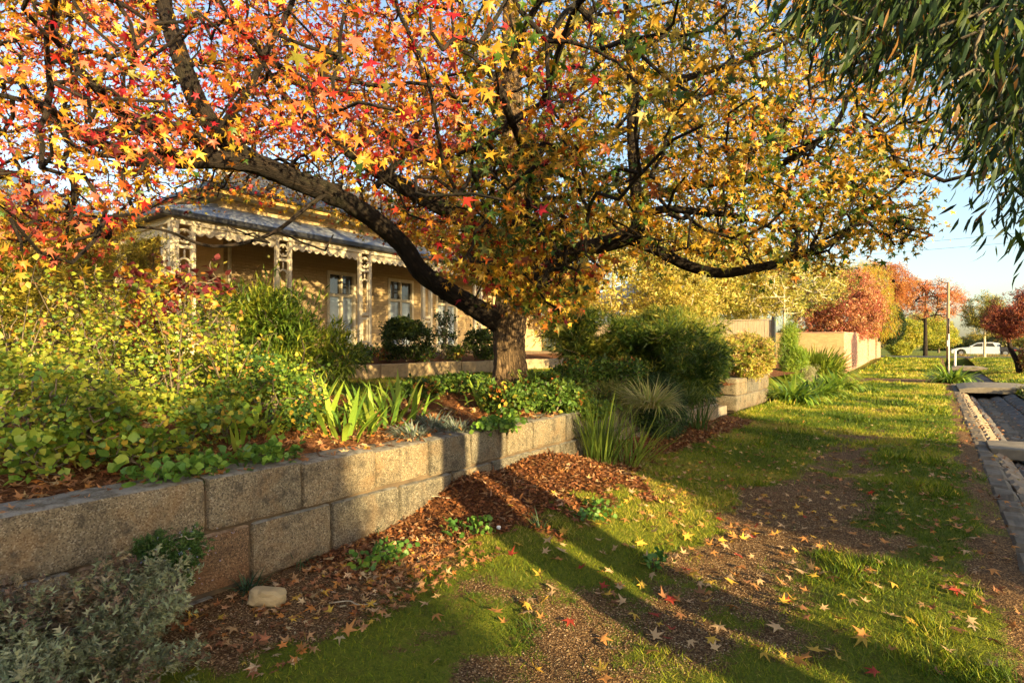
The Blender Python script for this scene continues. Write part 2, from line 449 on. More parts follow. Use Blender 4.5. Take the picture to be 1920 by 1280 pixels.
def spray(n, ln, w, seed, spread=1.0):
    r = random.Random(seed); V = []; Fs = []
    for i in range(n):
        t = i / n
        a = r.uniform(-1.1, 1.1) * spread; e = r.uniform(-.9, .9) * spread
        b = Vector((0, t * .8, 0)); d = Vector((math.sin(a), math.cos(a) * math.cos(e), math.sin(e))).normalized() * ln * r.uniform(.7, 1.2)
        p = d.cross(Vector((r.uniform(-1, 1), r.uniform(-1, 1), r.uniform(-1, 1)))).normalized() * w
        k = len(V)
        V += [tuple(b - p), tuple(b + p), tuple(b + d)]; Fs.append((k, k + 1, k + 2))
    return np.array(V, float), np.array(Fs)
SPRAY = [spray(7, .45, .028, i) for i in range(4)]
NEEDLE = [spray(8, .55, .018, i + 10, .6) for i in range(4)]
FLUFF = [spray(9, .4, .04, i + 20, 1.3) for i in range(4)]
CUSH = [spray(8, .5, .1, i + 30, 1.3) for i in range(4)]
NEEDW = [spray(8, .55, .035, i + 40, .6) for i in range(4)]
def clump(seed, n=5):
    """a handful of small leaves, for trees tens of metres away"""
    r = random.Random(seed); V = []; Fs = []
    for i in range(n):
        c = Vector((r.uniform(-.5, .5), r.uniform(-.5, .5), r.uniform(-.5, .5)))
        a = Vector((r.gauss(0, 1), r.gauss(0, 1), r.gauss(0, 1))).normalized() * .3
        b = a.cross(Vector((r.gauss(0, 1), r.gauss(0, 1), r.gauss(0, 1)))).normalized() * .2
        k = len(V); V += [tuple(c - a), tuple(c + b), tuple(c + a * 1.1)]; Fs.append((k, k + 1, k + 2))
    return np.array(V, float), np.array(Fs)
CLUMP = [clump(i) for i in range(5)]

def unit(a): return a / np.maximum(np.linalg.norm(a, axis=-1, keepdims=True), 1e-9)
def rdir(n): return unit(rng.normal(size=(n, 3)))
def frames(d, nrm):
    y = unit(d); z = nrm - (nrm * y).sum(-1, keepdims=True) * y
    z = unit(z + 1e-6); x = np.cross(y, z)
    return np.stack([x, y, z], axis=-1)
_cache = {}
def leaf_set(parent, part, restname, T, pos, R, size, pal, pidx, mat, limit=0, minpx=10, jitter=.2, span=1.6, width=None, kind='stuff'):
    """pal: list of colours; the leaves that show largest become children of their own, the rest one mesh"""
    n = len(pos); pal = np.asarray(pal, float)
    ti = rng.integers(0, len(T), n)
    size = np.broadcast_to(np.asarray(size, float), (n,))
    wid = np.ones(n) if width is None else np.broadcast_to(np.asarray(width, float), (n,))
    single = np.zeros(n, bool)
    if limit:
        u, v, Z = proj(pos)
        px = np.where((Z > .3) & (u > -30) & (u < 1950) & (v > -30) & (v < 1310), size * span * F / np.maximum(Z, .3), 0)
        order = np.argsort(-px)[:limit]
        single[order[px[order] >= minpx]] = True
    for i in np.nonzero(single)[0]:
        key = (id(T), int(ti[i]), tuple(pal[pidx[i]]), mat.name)
        if key not in _cache:
            V, Fc = T[ti[i]]
            me = np_mesh(part, V, Fc, np.tile(pal[pidx[i]], (len(V), 1)))
            me.materials.append(mat); _cache[key] = me
        o = bpy.data.objects.new(part, _cache[key]); COL.objects.link(o)
        mt = Matrix(((R[i] * np.array([size[i] * wid[i], size[i], size[i]])).tolist())).to_4x4()
        mt.translation = Vector(pos[i]) - (Vector(parent.location) if parent is not None else Vector())
        o.parent = parent
        o.matrix_basis = mt
    rest = ~single
    if rest.sum() == 0: return None
    Vs = []; Fs = []; Cs = []; b = 0
    for t in range(len(T)):
        idx = np.nonzero(rest & (ti == t))[0]
        if len(idx) == 0: continue
        V, Fc = T[t]
        L = V[None] * (np.stack([wid[idx], np.ones(len(idx)), np.ones(len(idx))], -1) * size[idx, None])[:, None, :]
        P = np.einsum('nij,nkj->nki', R[idx], L) + pos[idx][:, None, :]
        c = pal[pidx[idx]] * rng.uniform(1 - jitter, 1 + jitter, (len(idx), 1)) * rng.uniform(1 - jitter * .35, 1 + jitter * .35, (len(idx), 3))
        Vs.append(P.reshape(-1, 3)); Cs.append(np.repeat(np.clip(c, 0, .95), len(V), 0))
        Fs.append((Fc[None] + (b + np.arange(len(idx)) * len(V))[:, None, None]).reshape(-1, 3)); b += len(idx) * len(V)
    V = np.concatenate(Vs)
    if parent is not None: V = V - np.array(parent.location)
    me = np_mesh(restname, V, np.concatenate(Fs), np.concatenate(Cs))
    o = link(restname, me, parent, mat)
    if kind: o['kind'] = kind
    return o
def pickn(P, w, sc=1.6, mixr=.45):
    w = np.asarray(w, float) / np.sum(w); n = len(P)
    order = rng.permutation(len(w)) if False else np.arange(len(w))
    t = vnoise(P, sc, 91, 2); t = np.argsort(np.argsort(t)) / max(n, 1)
    q = np.where(rng.random(n) < mixr, rng.random(n), np.clip(t + rng.normal(size=n) * .08, .001, .999))
    return np.minimum((q[:, None] > np.cumsum(w)[None]).sum(1), len(w) - 1)
def pick(n, w): 
    w = np.asarray(w, float); return rng.choice(len(w), n, p=w / w.sum())
def smooth_path(pts, k=6):
    P = [np.array(p, float) for p in pts]
    P = [2 * P[0] - P[1]] + P + [2 * P[-1] - P[-2]]
    out = []
    for i in range(1, len(P) - 2):
        for j in range(k):
            t = j / k
            out.append(.5 * ((2 * P[i]) + (-P[i-1] + P[i+1]) * t + (2*P[i-1] - 5*P[i] + 4*P[i+1] - P[i+2]) * t*t + (-P[i-1] + 3*P[i] - 3*P[i+1] + P[i+2]) * t**3))
    out.append(P[-2])
    return np.array(out)
def limb(name, pts, parent, mat, n=12, k=6, rough=.06, flare=0, seed=0, flutes=0):
    """pts rows: x y z r"""
    S = smooth_path(pts, k); P = S[:, :3].copy(); r = np.maximum(S[:, 3], .003)
    T = np.gradient(P, axis=0); T = unit(T)
    up = np.array([.21, .13, .97]) if abs(T[len(T)//2][2]) < .9 else np.array([1., .1, 0])
    L = np.r_[0, np.cumsum(np.linalg.norm(np.diff(P, axis=0), axis=1))]
    V = []; B = []
    a = None
    for i in range(len(P)):
        if a is None: a = np.cross(T[i], up)
        a = a - T[i] * a.dot(T[i]); a /= np.linalg.norm(a)
        b = np.cross(T[i], a)
        for q in range(n):
            w = 2 * math.pi * q / n
            rr = r[i]
            if flare: rr = rr * (1 + flare * math.exp(-L[i] / .28) * (.7 + .5 * math.sin(w * 4 + seed)))
            if flutes: rr *= 1 + .035 * math.sin(w * flutes + 1.3 * math.sin(L[i] * 3))
            V.append(P[i] + (a * math.cos(w) + b * math.sin(w)) * rr)
            B.append((math.cos(w) * r[i], math.sin(w) * r[i], L[i] * .17 + seed * 3.1))
    V = np.array(V)
    nz = vnoise(V, 14, seed, 2) - .5
    cen = np.repeat(P, n, 0); V = V + (V - cen) * nz[:, None] * rough * 3
    Fs = []
    for i in range(len(P) - 1):
        for q in range(n):
            Fs.append((i*n+q, i*n+(q+1) % n, (i+1)*n+(q+1) % n, (i+1)*n+q))
    me = np_mesh(name, V - np.array(parent.location) if parent is not None else V, Fs, smooth=True, attrs={'buv': np.array(B)})
    o = link(name, me, parent, mat)
    return o, S
def twigs_mesh(name, A, B, ra, rb, parent, mat, sides=4, kind='stuff'):
    A = np.asarray(A); B = np.asarray(B); n = len(A)
    d = unit(B - A); ref = np.where(np.abs(d[:, 2:3]) > .9, np.array([[1., 0, 0]]), np.array([[0, 0, 1.]]))
    x = unit(np.cross(d, ref)); y = np.cross(d, x)
    w = np.arange(sides) * 2 * math.pi / sides
    ring = x[:, None, :] * np.cos(w)[None, :, None] + y[:, None, :] * np.sin(w)[None, :, None]
    V0 = A[:, None, :] - d[:, None, :] * ra[:, None, None] * .4 + ring * ra[:, None, None]
    V1 = B[:, None, :] + ring * rb[:, None, None]
    V = np.concatenate([V0, V1], 1).reshape(-1, 3)
    k = np.arange(sides)
    q = np.stack([k, (k + 1) % sides, (k + 1) % sides + sides, k + sides], 1)
    Fs = (q[None] + (np.arange(n) * 2 * sides)[:, None, None]).reshape(-1, 4)
    L = np.linalg.norm(B - A, axis=1)
    buv = np.zeros((n, 2 * sides, 3)); buv[:, :sides, :2] = (np.stack([np.cos(w), np.sin(w)], 1)[None] * ra[:, None, None]); buv[:, sides:, :2] = (np.stack([np.cos(w), np.sin(w)], 1)[None] * rb[:, None, None])
    buv[:, sides:, 2] = L[:, None] * .3
    buv[:, :, 2] += rng.uniform(0, 9, (n, 1))
    off = np.array(parent.location) if parent is not None else 0
    me = np_mesh(name, V - off, Fs, smooth=True, attrs={'buv': buv.reshape(-1, 3)})
    o = link(name, me, parent, mat)
    if kind: o['kind'] = kind
    return o
def grow(skel, skelr, targets, wig=.08, rmin=.004, rgain=.0035, rmax=.05, penal=.25):
    """attach targets to the skeleton one by one, nearest first: a branching twig system"""
    skel = np.asarray(skel); targets = np.asarray(targets)
    d0 = np.array([np.min(np.linalg.norm(skel - t, axis=1)) for t in targets])
    o = np.argsort(d0); targets = targets[o]
    ns = len(skel); N = ns + len(targets)
    P = np.zeros((N, 3)); P[:ns] = skel; D = np.zeros(N); par = np.full(N, -1)
    m = ns
    for t in targets:
        dd = np.linalg.norm(P[:m] - t, axis=1)
        cost = dd + penal * D[:m]
        j = int(np.argmin(cost)); P[m] = t; par[m] = j; D[m] = D[j] + dd[j]; m += 1
    cnt = np.ones(N)
    for i in range(N - 1, ns - 1, -1): cnt[par[i]] += cnt[i]
    idx = np.arange(ns, N)
    r = np.clip(rmin + rgain * np.sqrt(cnt), rmin, rmax)
    A = P[par[idx]]; B = P[idx]; ra = np.where(par[idx] >= ns, r[par[idx]], np.minimum(r[idx] * 1.2, rmax)); rb = r[idx]
    ra = np.minimum(ra, rb * 1.8)
    mid = (A + B) / 2 + rng.normal(size=A.shape) * wig * np.linalg.norm(B - A, axis=1)[:, None]
    rm = (ra + rb) / 2
    return P[ns:], unit(B - A), np.r_[A, mid], np.r_[mid, B], np.r_[ra, rm], np.r_[rm, rb]

# ------------------------------------------------------------------ terrain
def rise(Y): return .55 * sstep(36, 62, Y)
def verge_h(X, Y):
    X = np.asarray(X, float); Y = np.asarray(Y, float)
    p = np.stack([X.ravel(), Y.ravel()], 1)
    n1 = (vnoise(p, 1.3, 1, 3) - .5).reshape(X.shape); n2 = (vnoise(p, 9, 2, 2) - .5).reshape(X.shape)
    z = rise(Y) + n1 * .07 * sstep(.5, -.2, X) + n2 * .018
    def gau(cx, cy, sx, sy, a): return a * np.exp(-((X - cx) / sx) ** 2 - ((Y - cy) / sy) ** 2)
    z = z + gau(-3.45, 4.0, .85, .55, .22) + gau(-3.45, 5.3, 1.15, .8, .27) + gau(-3.0, 4.6, .7, .8, .06) + gau(-3.6, 7.3, .7, 1.2, .14) + gau(-3.6, 10, .6, 1.6, .1)
    z = z + .05 * np.exp(-((X + 3.6) / .35) ** 2) * sstep(1.6, 3.2, Y)
    z = z - .05 * np.exp(-((X + 1.2) / .7) ** 2) * sstep(20, 9, Y)
    z = z - .015 * sstep(.3, .48, X) + (vnoise(p, 3, 77, 2).reshape(X.shape) - .42) * .05 * sstep(.15, .4, X)
    return z
def verge_masks(X, Y):
    p = np.stack([X.ravel(), Y.ravel()], 1)
    n = (vnoise(p, 1.7, 5, 4)).reshape(X.shape); n2 = vnoise(p, 5, 8, 3).reshape(X.shape)
    hw = np.where(Y < 6, .80, .80 - .32 * sstep(6, 8, Y))
    cx = np.where(Y < 3, -1.15, -1.05) 
    n3 = vnoise(p, .8, 6, 2).reshape(X.shape)
    d = np.where(Y < 7, .73, .66) * (1 - sstep(.3, 1.35, np.abs(X - cx) / hw))
    d = d * (1 - sstep(9, 15, Y) * .7) * (1 - .5 * sstep(3.3, 2.5, Y))
    d = d + (n - .5) * 1.3 + (n2 - .5) * .9 + (n3 - .5) * .5
    d = d + .55 * sstep(.08, .33, X) + .35 * sstep(.2, .42, X)
    d = d + .95 * sstep(-2.75, -3.3, X) * sstep(8, 4, Y) + .6 * sstep(-2.3, -2.9, X) * sstep(2.6, 1.9, Y)
    m = 0.95 * np.exp(-((X + 3.5) / 1.0) ** 2 - ((Y - 3.95) / .62) ** 2) + 1.1 * np.exp(-((X + 3.5) / 1.25) ** 2 - ((Y - 5.35) / .85) ** 2)
    m = m + .95 * sstep(-2.7, -3.25, X) * sstep(1.8, 3.0, Y) * sstep(13.2, 12.2, Y)
    m = m + (n2 - .5) * .7
    drv = sstep(29.3, 29.9, Y) * sstep(33.6, 33.0, Y)
    d = np.maximum(d, drv * 1.2)
    return np.clip(d, 0, 1.3), np.clip(m, 0, 1.3)
def garden_h(X, Y):
    X = np.asarray(X, float); Y = np.asarray(Y, float)
    p = np.stack([X.ravel(), Y.ravel()], 1)
    n1 = (vnoise(p, 1.6, 11, 3) - .5).reshape(X.shape)
    z = .69 + .17 * sstep(-3.8, -5.2, X) + .10 * np.exp(-((X + 5.4) ** 2 + (Y - 7.2) ** 2) / 1.2) 
    z = z + .28 * sstep(-9.75, -9.95, X) + .14 * sstep(-10, -12.4, X)
    return z + n1 * .06 * sstep(-3.7, -4.1, X)
def axis_lines(*segs):
    out = []
    for a, b, s in segs: out += list(np.arange(a, b, s))
    out.append(segs[-1][1]); return np.array(out)
def sheet(name, xs, ys, hf, mf, mat):
    X, Y = np.meshgrid(xs, ys, indexing='ij')
    Z = hf(X, Y); nx, ny = X.shape
    V = np.stack([X, Y, Z], -1).reshape(-1, 3)
    i = np.arange(nx - 1)[:, None] * ny + np.arange(ny - 1)[None]
    Fs = np.stack([i, i + ny, i + ny + 1, i + 1], -1).reshape(-1, 4)
    at = {}
    if mf:
        d, m = mf(X, Y); at = {'dirt': d.ravel(), 'mulch': m.ravel()}
    o = link(name, np_mesh(name, V, Fs, smooth=True, attrs=at), None, mat)
    o['kind'] = 'structure'; return o
sheet('verge', axis_lines((-3.68, .485, .05)), axis_lines((-4, 8, .05), (8, 16, .1), (16, 40, .25), (40, 66, 1)), verge_h, verge_masks, M['ground'])
def gm(X, Y):
    p = np.stack([X.ravel(), Y.ravel()], 1); n = vnoise(p, 2.2, 15, 3).reshape(X.shape)
    lawn = sstep(-5.9, -6.5, X) * sstep(-9.8, -9.6, X) * sstep(1.5, 2.5, Y) * sstep(16, 14, Y)
    return np.clip(.2 + n * .3, 0, 1), np.clip(1.1 - lawn * 1.1, 0, 1.2)
sheet('garden_ground', axis_lines((-19, -13, .5), (-13, -3.72, .1)), axis_lines((-6, 16, .12), (16, 27, .5)), garden_h, gm, M['ground'])
def far_h(X, Y):
    n = (vnoise(np.stack([X.ravel(), Y.ravel()], 1), .02, 4, 2) - .5).reshape(X.shape)
    loc = sstep(-70, -60, X) * sstep(22, 19, X) * sstep(-30, -20, Y) * sstep(64.5, 62.5, Y)
    return (.545 + n * 1.2 * sstep(100, 300, Y)) * (1 - loc) + loc * -.5
sheet('ground', axis_lines((-1500, -200, 130), (-200, -80, 20), (-80, 40, 1.5), (40, 200, 20), (200, 1500, 130)),
      axis_lines((-800, -60, 80), (-60, -20, 4), (-20, 58, 4), (58, 90, 1), (90, 300, 15), (300, 2500, 200)), far_h, lambda X, Y: (X * 0 + .25, X * 0), M['ground'])
def bank_h(X, Y):
    n = (vnoise(np.stack([X.ravel(), Y.ravel()], 1), 1.2, 21, 3) - .5).reshape(X.shape)
    return rise(Y) + n * .06 * sstep(2.1, 2.6, X) + .10 * sstep(2.1, 3.0, X) - .1 * sstep(5.2, 5.7, X)
sheet('far_verge', axis_lines((2.1, 5.7, .12)), axis_lines((-8, 30, .25), (30, 66, .6)), bank_h, lambda X, Y: (np.clip(.25 + .5 * (vnoise(np.stack([X.ravel(), Y.ravel()], 1), 1.2, 9, 3).reshape(X.shape) - .4) + .8 * sstep(2.7, 2.1, X), 0, 1), X * 0), M['ground'])
sheet('road', axis_lines((5.7, 12.5, .8)), axis_lines((-25, 66, 2)), lambda X, Y: rise(Y) - .02 + .05 * sstep(5.6, 9, X) - .05 * sstep(9, 12.5, X), None, M['asphalt'])
sheet('opposite_verge', axis_lines((12.5, 21.0, .8)), axis_lines((-25, 66, 2)), lambda X, Y: rise(Y) + .0 * X, lambda X, Y: (X * 0 + .2, X * 0), M['ground'])
sheet('neighbour_yard', axis_lines((-62, -3.7, 1.3)), axis_lines((13.9, 66, 1.0)), lambda X, Y: rise(Y) + .62 * sstep(-3.8, -3.9, X) * sstep(27.5, 26.8, Y) - .03, lambda X, Y: (X * 0 + .3, X * 0 + .3), M['ground'])
sheet('cross_road', axis_lines((-60, 60, 3)), axis_lines((66.2, 74.5, 1)), lambda X, Y: X * 0 + .575 + .0 * Y, None, M['asphalt'])

# gutter channel: kerb, sloping stones, bed and rows of bluestone pitchers, each stone a part
gut = empty('stone_gutter', (1.2, 12, 0), 'stone lined street gutter of bluestone pitchers running beside the verge', 'gutter')
def stone(x0, z0, x1, z1, y0, y1, th, mat, name, parent, nx=4, amp=.008, seed=0):
    """a slightly uneven block lying along Y with a sloping top"""
    xs = np.linspace(0, 1, nx + 2); ys = np.linspace(0, 1, max(3, int((y1 - y0) / .09)) + 1)
    X, Y = np.meshgrid(xs, ys, indexing='ij')
    e = np.minimum(np.minimum(X, 1 - X) * abs(x1 - x0), np.minimum(Y, 1 - Y) * (y1 - y0))
    top = np.stack([x0 + (x1 - x0) * X, y0 + (y1 - y0) * Y, z0 + (z1 - z0) * X], -1).reshape(-1, 3)
    nz = vnoise(top, 12, seed, 3) - .5
    top[:, 2] += nz * amp * 5.5 - .045 * np.exp(-e.ravel() / .012)
    n = len(top); bot = top.copy(); bot[:, 2] -= th
    nx_, ny_ = X.shape; i = np.arange(nx_ - 1)[:, None] * ny_ + np.arange(ny_ - 1)[None]
    Fs = [tuple(q) for q in np.stack([i, i + ny_, i + ny_ + 1, i + 1], -1).reshape(-1, 4)]
    ring = [j for j in range(ny_)] + [k * ny_ + ny_ - 1 for k in range(1, nx_)] + [(nx_ - 1) * ny_ + j for j in range(ny_ - 2, -1, -1)] + [k * ny_ for k in range(nx_ - 2, 0, -1)]
    for a, b in zip(ring, ring[1:] + ring[:1]): Fs.append((a, b, b + n, a + n))
    V = np.r_[top, bot] - np.array(parent.location)
    me = np_mesh(name, V, Fs, smooth=False); me.shade_flat(); o = link(name, me, parent, mat)
    return o
rows = [('kerb_stone', .46, .0, .70, .0, .62, M['kerbstone']), ('channel_stone', .71, -.01, .92, -.13, .45, M['warmstone']), ('channel_stone', .93, -.135, 1.10, -.22, .42, M['bluestone']),
        ('bed_stone', 1.12, -.235, 1.44, -.235, .5, M['kerbstone']), ('pitcher', 1.47, -.215, 1.76, -.12, .24, M['bluestone']), ('pitcher', 1.80, -.105, 2.10, -.01, .24, M['bluestone'])]
for ri, (nm, x0, z0, x1, z1, ln, mt) in enumerate(rows):
    y = max(2.5, x0 / .0925 - 1.5); k = 0
    while y < 36:
        L = ln * random.uniform(.8, 1.25)
        dz = random.uniform(-.018, .012)
        stone(x0 + random.uniform(-.01, .01), z0 + dz, x1 + random.uniform(-.01, .01), z1 + dz, y + .013, y + L - .013, .2, mt, nm, gut, seed=ri * 97 + k)
        y += L; k += 1
mb = MB(); mb.box(.22 - 1.2, 2.2 - 1.2, -8 - 12, 24, -.62, -.45); mb.box(.46-1.2, .7-1.2, -8-12, 2.6-12, -.45, -.01); mb.box(.6-1.2, 2.1-1.2, -8-12, 4-12, -.45, -.3)
mb.box(.47-1.2, .695-1.2, 2.6-12, 24, -.44, -.06); mb.box(.70-1.2, 1.105-1.2, -20, 24, -.449, -.25); mb.box(1.11-1.2, 1.36-1.2, -20, 24, -.449, -.27); mb.box(1.365-1.2, 2.1-1.2, -20, 24, -.449, -.24)
mb.build('channel_base', M['mortar'], gut)
far = MB(); far.prism([(.45, .06), (.45, .1), (.7, .1), (1.08, -.12), (1.34, -.12), (2.1, .1), (2.1, -.5), (.2, -.5)], 'y', 36, 44)
o = far.build('channel_run', M['bluestone'], gut); o.location = (-1.2, -12, -.12)
for (y0, y1, x0, x1, z, th, lab) in [(11.15, 12.1, .64, 2.5, .045, .15, 'thin weathered concrete slab bridging the gutter nearest the camera'),
                                     (25.3, 29.0, .62, 3.1, .17, .20, 'broad pale concrete slab over the gutter beside the verge agapanthus'),
                                     (44.5, 47.5, .55, 2.6, .32, .22, 'far brown slab crossing the gutter in front of the cross street')]:
    b = MB(); nseg = 10
    top = [(x0 + (x1 - x0) * i / nseg, z - .10 * abs(2 * i / nseg - 1) ** 3 * (1 if y0 > 20 else .15)) for i in range(nseg + 1)]
    b.prism(top + [(x1 - .05, z - th - .02), (x0 + .05, z - th - .02)], 'y', y0, y1)
    e = b.build('gutter_slab', M['concrete'], None, bevel=.015)
    tag(e, lab, 'slab')

# ------------------------------------------------------------------ retaining wall of granite blocks
def block(parent, x, y0, y1, z0, z1, depth, seed, proud=0, name='stone_block', mat=None, axis='y'):
    """face towards +X at x (axis y) or towards -Y (axis x)"""
    ny = max(4, int((y1 - y0) / .07)); nz = max(4, int((z1 - z0) / .06)); nd = 4
    g = .006 + .008 * random.random(); bev = .026
    Y0, Y1, Z0, Z1 = y0 + g, y1 - g, z0 + g, z1 - g
    def ax(a, b, n): return np.r_[a, a + bev, np.linspace(a + bev, b - bev, n + 1)[1:-1], b - bev, b]
    ys = ax(Y0, Y1, ny); zs = ax(Z0, Z1, nz); xs = ax(-depth, 0, nd)
    V = []; Fs = []
    def grid(fn, A, B):
        base = len(V)
        for a in A:
            for b_ in B: V.append(fn(a, b_))
        m = len(B)
        for i in range(len(A) - 1):
            for j in range(m - 1): Fs.append((base + i*m + j, base + (i+1)*m + j, base + (i+1)*m + j + 1, base + i*m + j + 1))
    grid(lambda a, b_: (0, a, b_), ys, zs)
    grid(lambda a, b_: (a, b_, Z1), xs, ys)
    grid(lambda a, b_: (a, Y1, b_), xs[::-1], zs); grid(lambda a, b_: (a, Y0, b_), xs, zs)
    V = np.array(V, float)
    c = np.array([-depth / 2, (Y0 + Y1) / 2, (Z0 + Z1) / 2]); h = np.array([depth / 2, (Y1 - Y0) / 2, (Z1 - Z0) / 2])
    q = np.clip(V - c, -(h - bev), h - bev); dlt = V - c - q
    ln = np.linalg.norm(dlt, axis=1, keepdims=True); V = c + q + np.where(ln > 0, dlt / np.maximum(ln, 1e-6) * np.minimum(ln, bev), 0)
    wob = (vnoise(V + seed * 3.7, 5, seed, 3) - .5)[:, None]; w2 = (vnoise(V + 9 + seed, 26, seed, 3) - .5)[:, None]
    dirn = unit(V - c) * np.array([1, .35, .5])
    V = V + dirn * (wob * .05 + w2 * .036)
    V[:, 0] += proud
    tilt = (random.random() - .5) * .02
    V[:, 2] += (V[:, 1] - c[1]) * tilt * (.6 if z1 < .5 else 1)
    if axis == 'y': V = V + np.array([x, 0, 0])
    else: V = np.stack([V[:, 1], x - V[:, 0], V[:, 2]], -1)
    off = np.array(parent.location); 
    me = np_mesh(name, V - off, Fs, smooth=False)
    o = link(name, me, parent, mat or M['granite'])
    return o
wall = empty('retaining_wall', (-3.6, 5, 0), 'long low retaining wall of weathered granite blocks holding up the front garden', 'stone wall')
tj = [-3.4, -1.9, -.6, .45, 1.69, 2.347, 3.006, 3.62, 4.18, 4.75, 5.23, 5.95, 6.6, 7.4, 8.1, 8.9, 9.6, 10.4, 11.2, 11.9]
bj = [-3.2, -1.5, -.2, 1.01, 1.974, 2.59, 3.25, 3.9, 4.5, 5.2, 5.8, 6.5, 7.2, 7.9, 8.6, 9.3, 10.1, 10.9, 11.9]
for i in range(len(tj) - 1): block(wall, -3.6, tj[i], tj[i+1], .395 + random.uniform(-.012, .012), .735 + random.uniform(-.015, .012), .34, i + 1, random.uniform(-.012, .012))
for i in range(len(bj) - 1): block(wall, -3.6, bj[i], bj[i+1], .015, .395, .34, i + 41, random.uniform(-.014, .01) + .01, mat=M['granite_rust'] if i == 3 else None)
fj = [-3.2, -.8, .7, 1.75, 2.7, 4.2, 6, 8, 10, 11.9]
for i in range(len(fj) - 1): block(wall, -3.56, fj[i], fj[i+1], -.4, .008, .34, i + 71, random.uniform(-.01, .015), name='footing_stone')
b = MB(); b.box(-.36, -.035, -8.35, 6.86, -.3, .66); b.build('mortar_joint', M['mortar'], wall)
pier = empty('garden_wall_end', (-3.74, 15.5, 0), 'sunlit squared granite wall end of two courses under the golden bush', 'stone wall')
for (y0, y1, z0, z1, s) in [(13.8, 14.75, .40, .80, 5), (14.75, 15.9, .40, .80, 6), (15.9, 17.0, .40, .80, 7), (13.8, 15.3, .03, .40, 8), (15.3, 17.0, .03, .40, 9)]:
    block(pier, -3.74, y0, y1, z0, z1, .5, s)
for (x0, x1, z0, z1, s) in [(-5.0, -4.25, .40, .80, 15), (-5.8, -5.0, .4, .8, 19), (-4.7, -4.25, .03, .40, 16), (-5.8, -4.7, .03, .40, 18)]:
    block(pier, 13.83, x0, x1, z0, z1, .4, s, axis='x')
b = MB(); b.box(-.45, -.05, -1.6, 1.45, -.4, .75); b.box(-2, -.45, -1.63, -1.3, -.4, .75); b.build('mortar_joint', M['mortar'], pier)
# return face at the gate opening
for (x0, x1, z0, z1, s) in [(-4.7, -3.96, .40, .73, 25), (-4.5, -3.96, .03, .40, 26)]:
    pass
steps = empty('garden_steps', (-4.4, 12.85, 0), 'granite steps in the gap between the two garden walls', 'steps')
for i in range(4):
    b = MB(); b.box(.45 - .35 * (i + 1), .45 - .35 * i, -.93, .93, -.3, .17 * (i + 1)); b.build('step', M['concrete'], steps, bevel=.012)

# ------------------------------------------------------------------ the house
hs = empty('verandah_house', (-14.7, 11, 1.4), 'single storey cream brick house with white fretwork verandah and blue grey iron roof', 'house')
def hb(name, mb, mat, parent=None, **k):
    p = parent or hs
    off = Vector(hs.location)
    mb.v = [(v[0] - off.x, v[1] - off.y, v[2] - off.z) for v in mb.v]
    return mb.build(name, mat, p, **k)
WX, CY, EX = -14.7, 7.3, -12.7   # wall plane, wall corner, post line
# front wall with door openings, built as piers and lintels
doors = [(10.4, 11.45), (12.77, 13.93), (15.05, 16.2)]
b = MB(); ycur = CY
b.box(WX - .25, WX, CY, doors[0][0], 1.3, 5.45)
for i, (a, c) in enumerate(doors):
    nxt = doors[i+1][0] if i < 2 else 22.0
    b.box(WX - .25, WX, c, nxt, 1.3, 5.45)
    b.box(WX - .25, WX, a, c, 3.85, 5.45)
hb('wall', b, M['housebrick'])
b = MB(); b.box(-24, WX - .25, CY, CY + .25, 1.3, 5.45); b.box(-24, -23.75, CY, 22, 1.3, 5.45); hb('side_wall', b, M['housebrick'])
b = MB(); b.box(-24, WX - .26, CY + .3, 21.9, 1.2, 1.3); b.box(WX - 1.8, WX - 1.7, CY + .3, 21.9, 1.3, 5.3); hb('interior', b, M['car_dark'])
b = MB(); b.box(-22, -12.45, 5.05, CY, 1.25, 1.38); b.box(WX - .02, -12.45, CY, 20, 1.25, 1.38); hb('verandah_floor', b, M['timber'])
b = MB(); b.box(-22, -12.5, 5.1, 5.3, .7, 1.25); b.box(-12.7, -12.5, 5.3, 20, .7, 1.25); hb('plinth_wall', b, M['housebrick'])
for (a, c) in doors:
    f = MB()
    w = c - a
    f.box(WX - .14, WX + .03, a, a + .09, 1.38, 3.85); f.box(WX - .14, WX + .03, c - .09, c, 1.38, 3.85)
    f.box(WX - .14, WX + .03, a + .09, c - .09, 3.75, 3.85); f.box(WX - .13, WX + .02, a + .09, c - .09, 3.08, 3.17); f.box(WX - .13, WX + .015, (a + c) / 2 - .045, (a + c) / 2 + .045, 1.38, 3.08)
    f.box(WX - .13, WX + .015, (a + c) / 2 - .03, (a + c) / 2 + .03, 3.17, 3.75)
    for z in (1.38, 1.95):
        f.box(WX - .12, WX + .005, a + .09, (a + c) / 2 - .045, z, z + .08 if z > 1.5 else z + .25); f.box(WX - .12, WX + .005, (a + c) / 2 + .045, c - .09, z, z + .08 if z > 1.5 else z + .25)
    fr = hb('french_door', f, M['cream'])
    for (p, q) in ((a + .09, (a + c) / 2 - .045), ((a + c) / 2 + .045, c - .09)):
        g_ = MB(); g_.box(WX - .08, WX - .07, p, q, 1.4, 3.08); hb('pane', g_, M['glass'], fr)
        g_ = MB(); g_.box(WX - .08, WX - .07, p, q, 3.17, 3.75); hb('pane', g_, M['dark_glass'], fr)
    g_ = MB(); 
    g_.add([(WX - .16 + .02 * math.sin(k * 1.9), a + .1 + (w - .2) * k / 24, z) for k in range(25) for z in (1.5, 3.08)], [(2*k, 2*k+1, 2*k+3, 2*k+2) for k in range(24)])
    hb('curtain', g_, M['curtain'], fr)
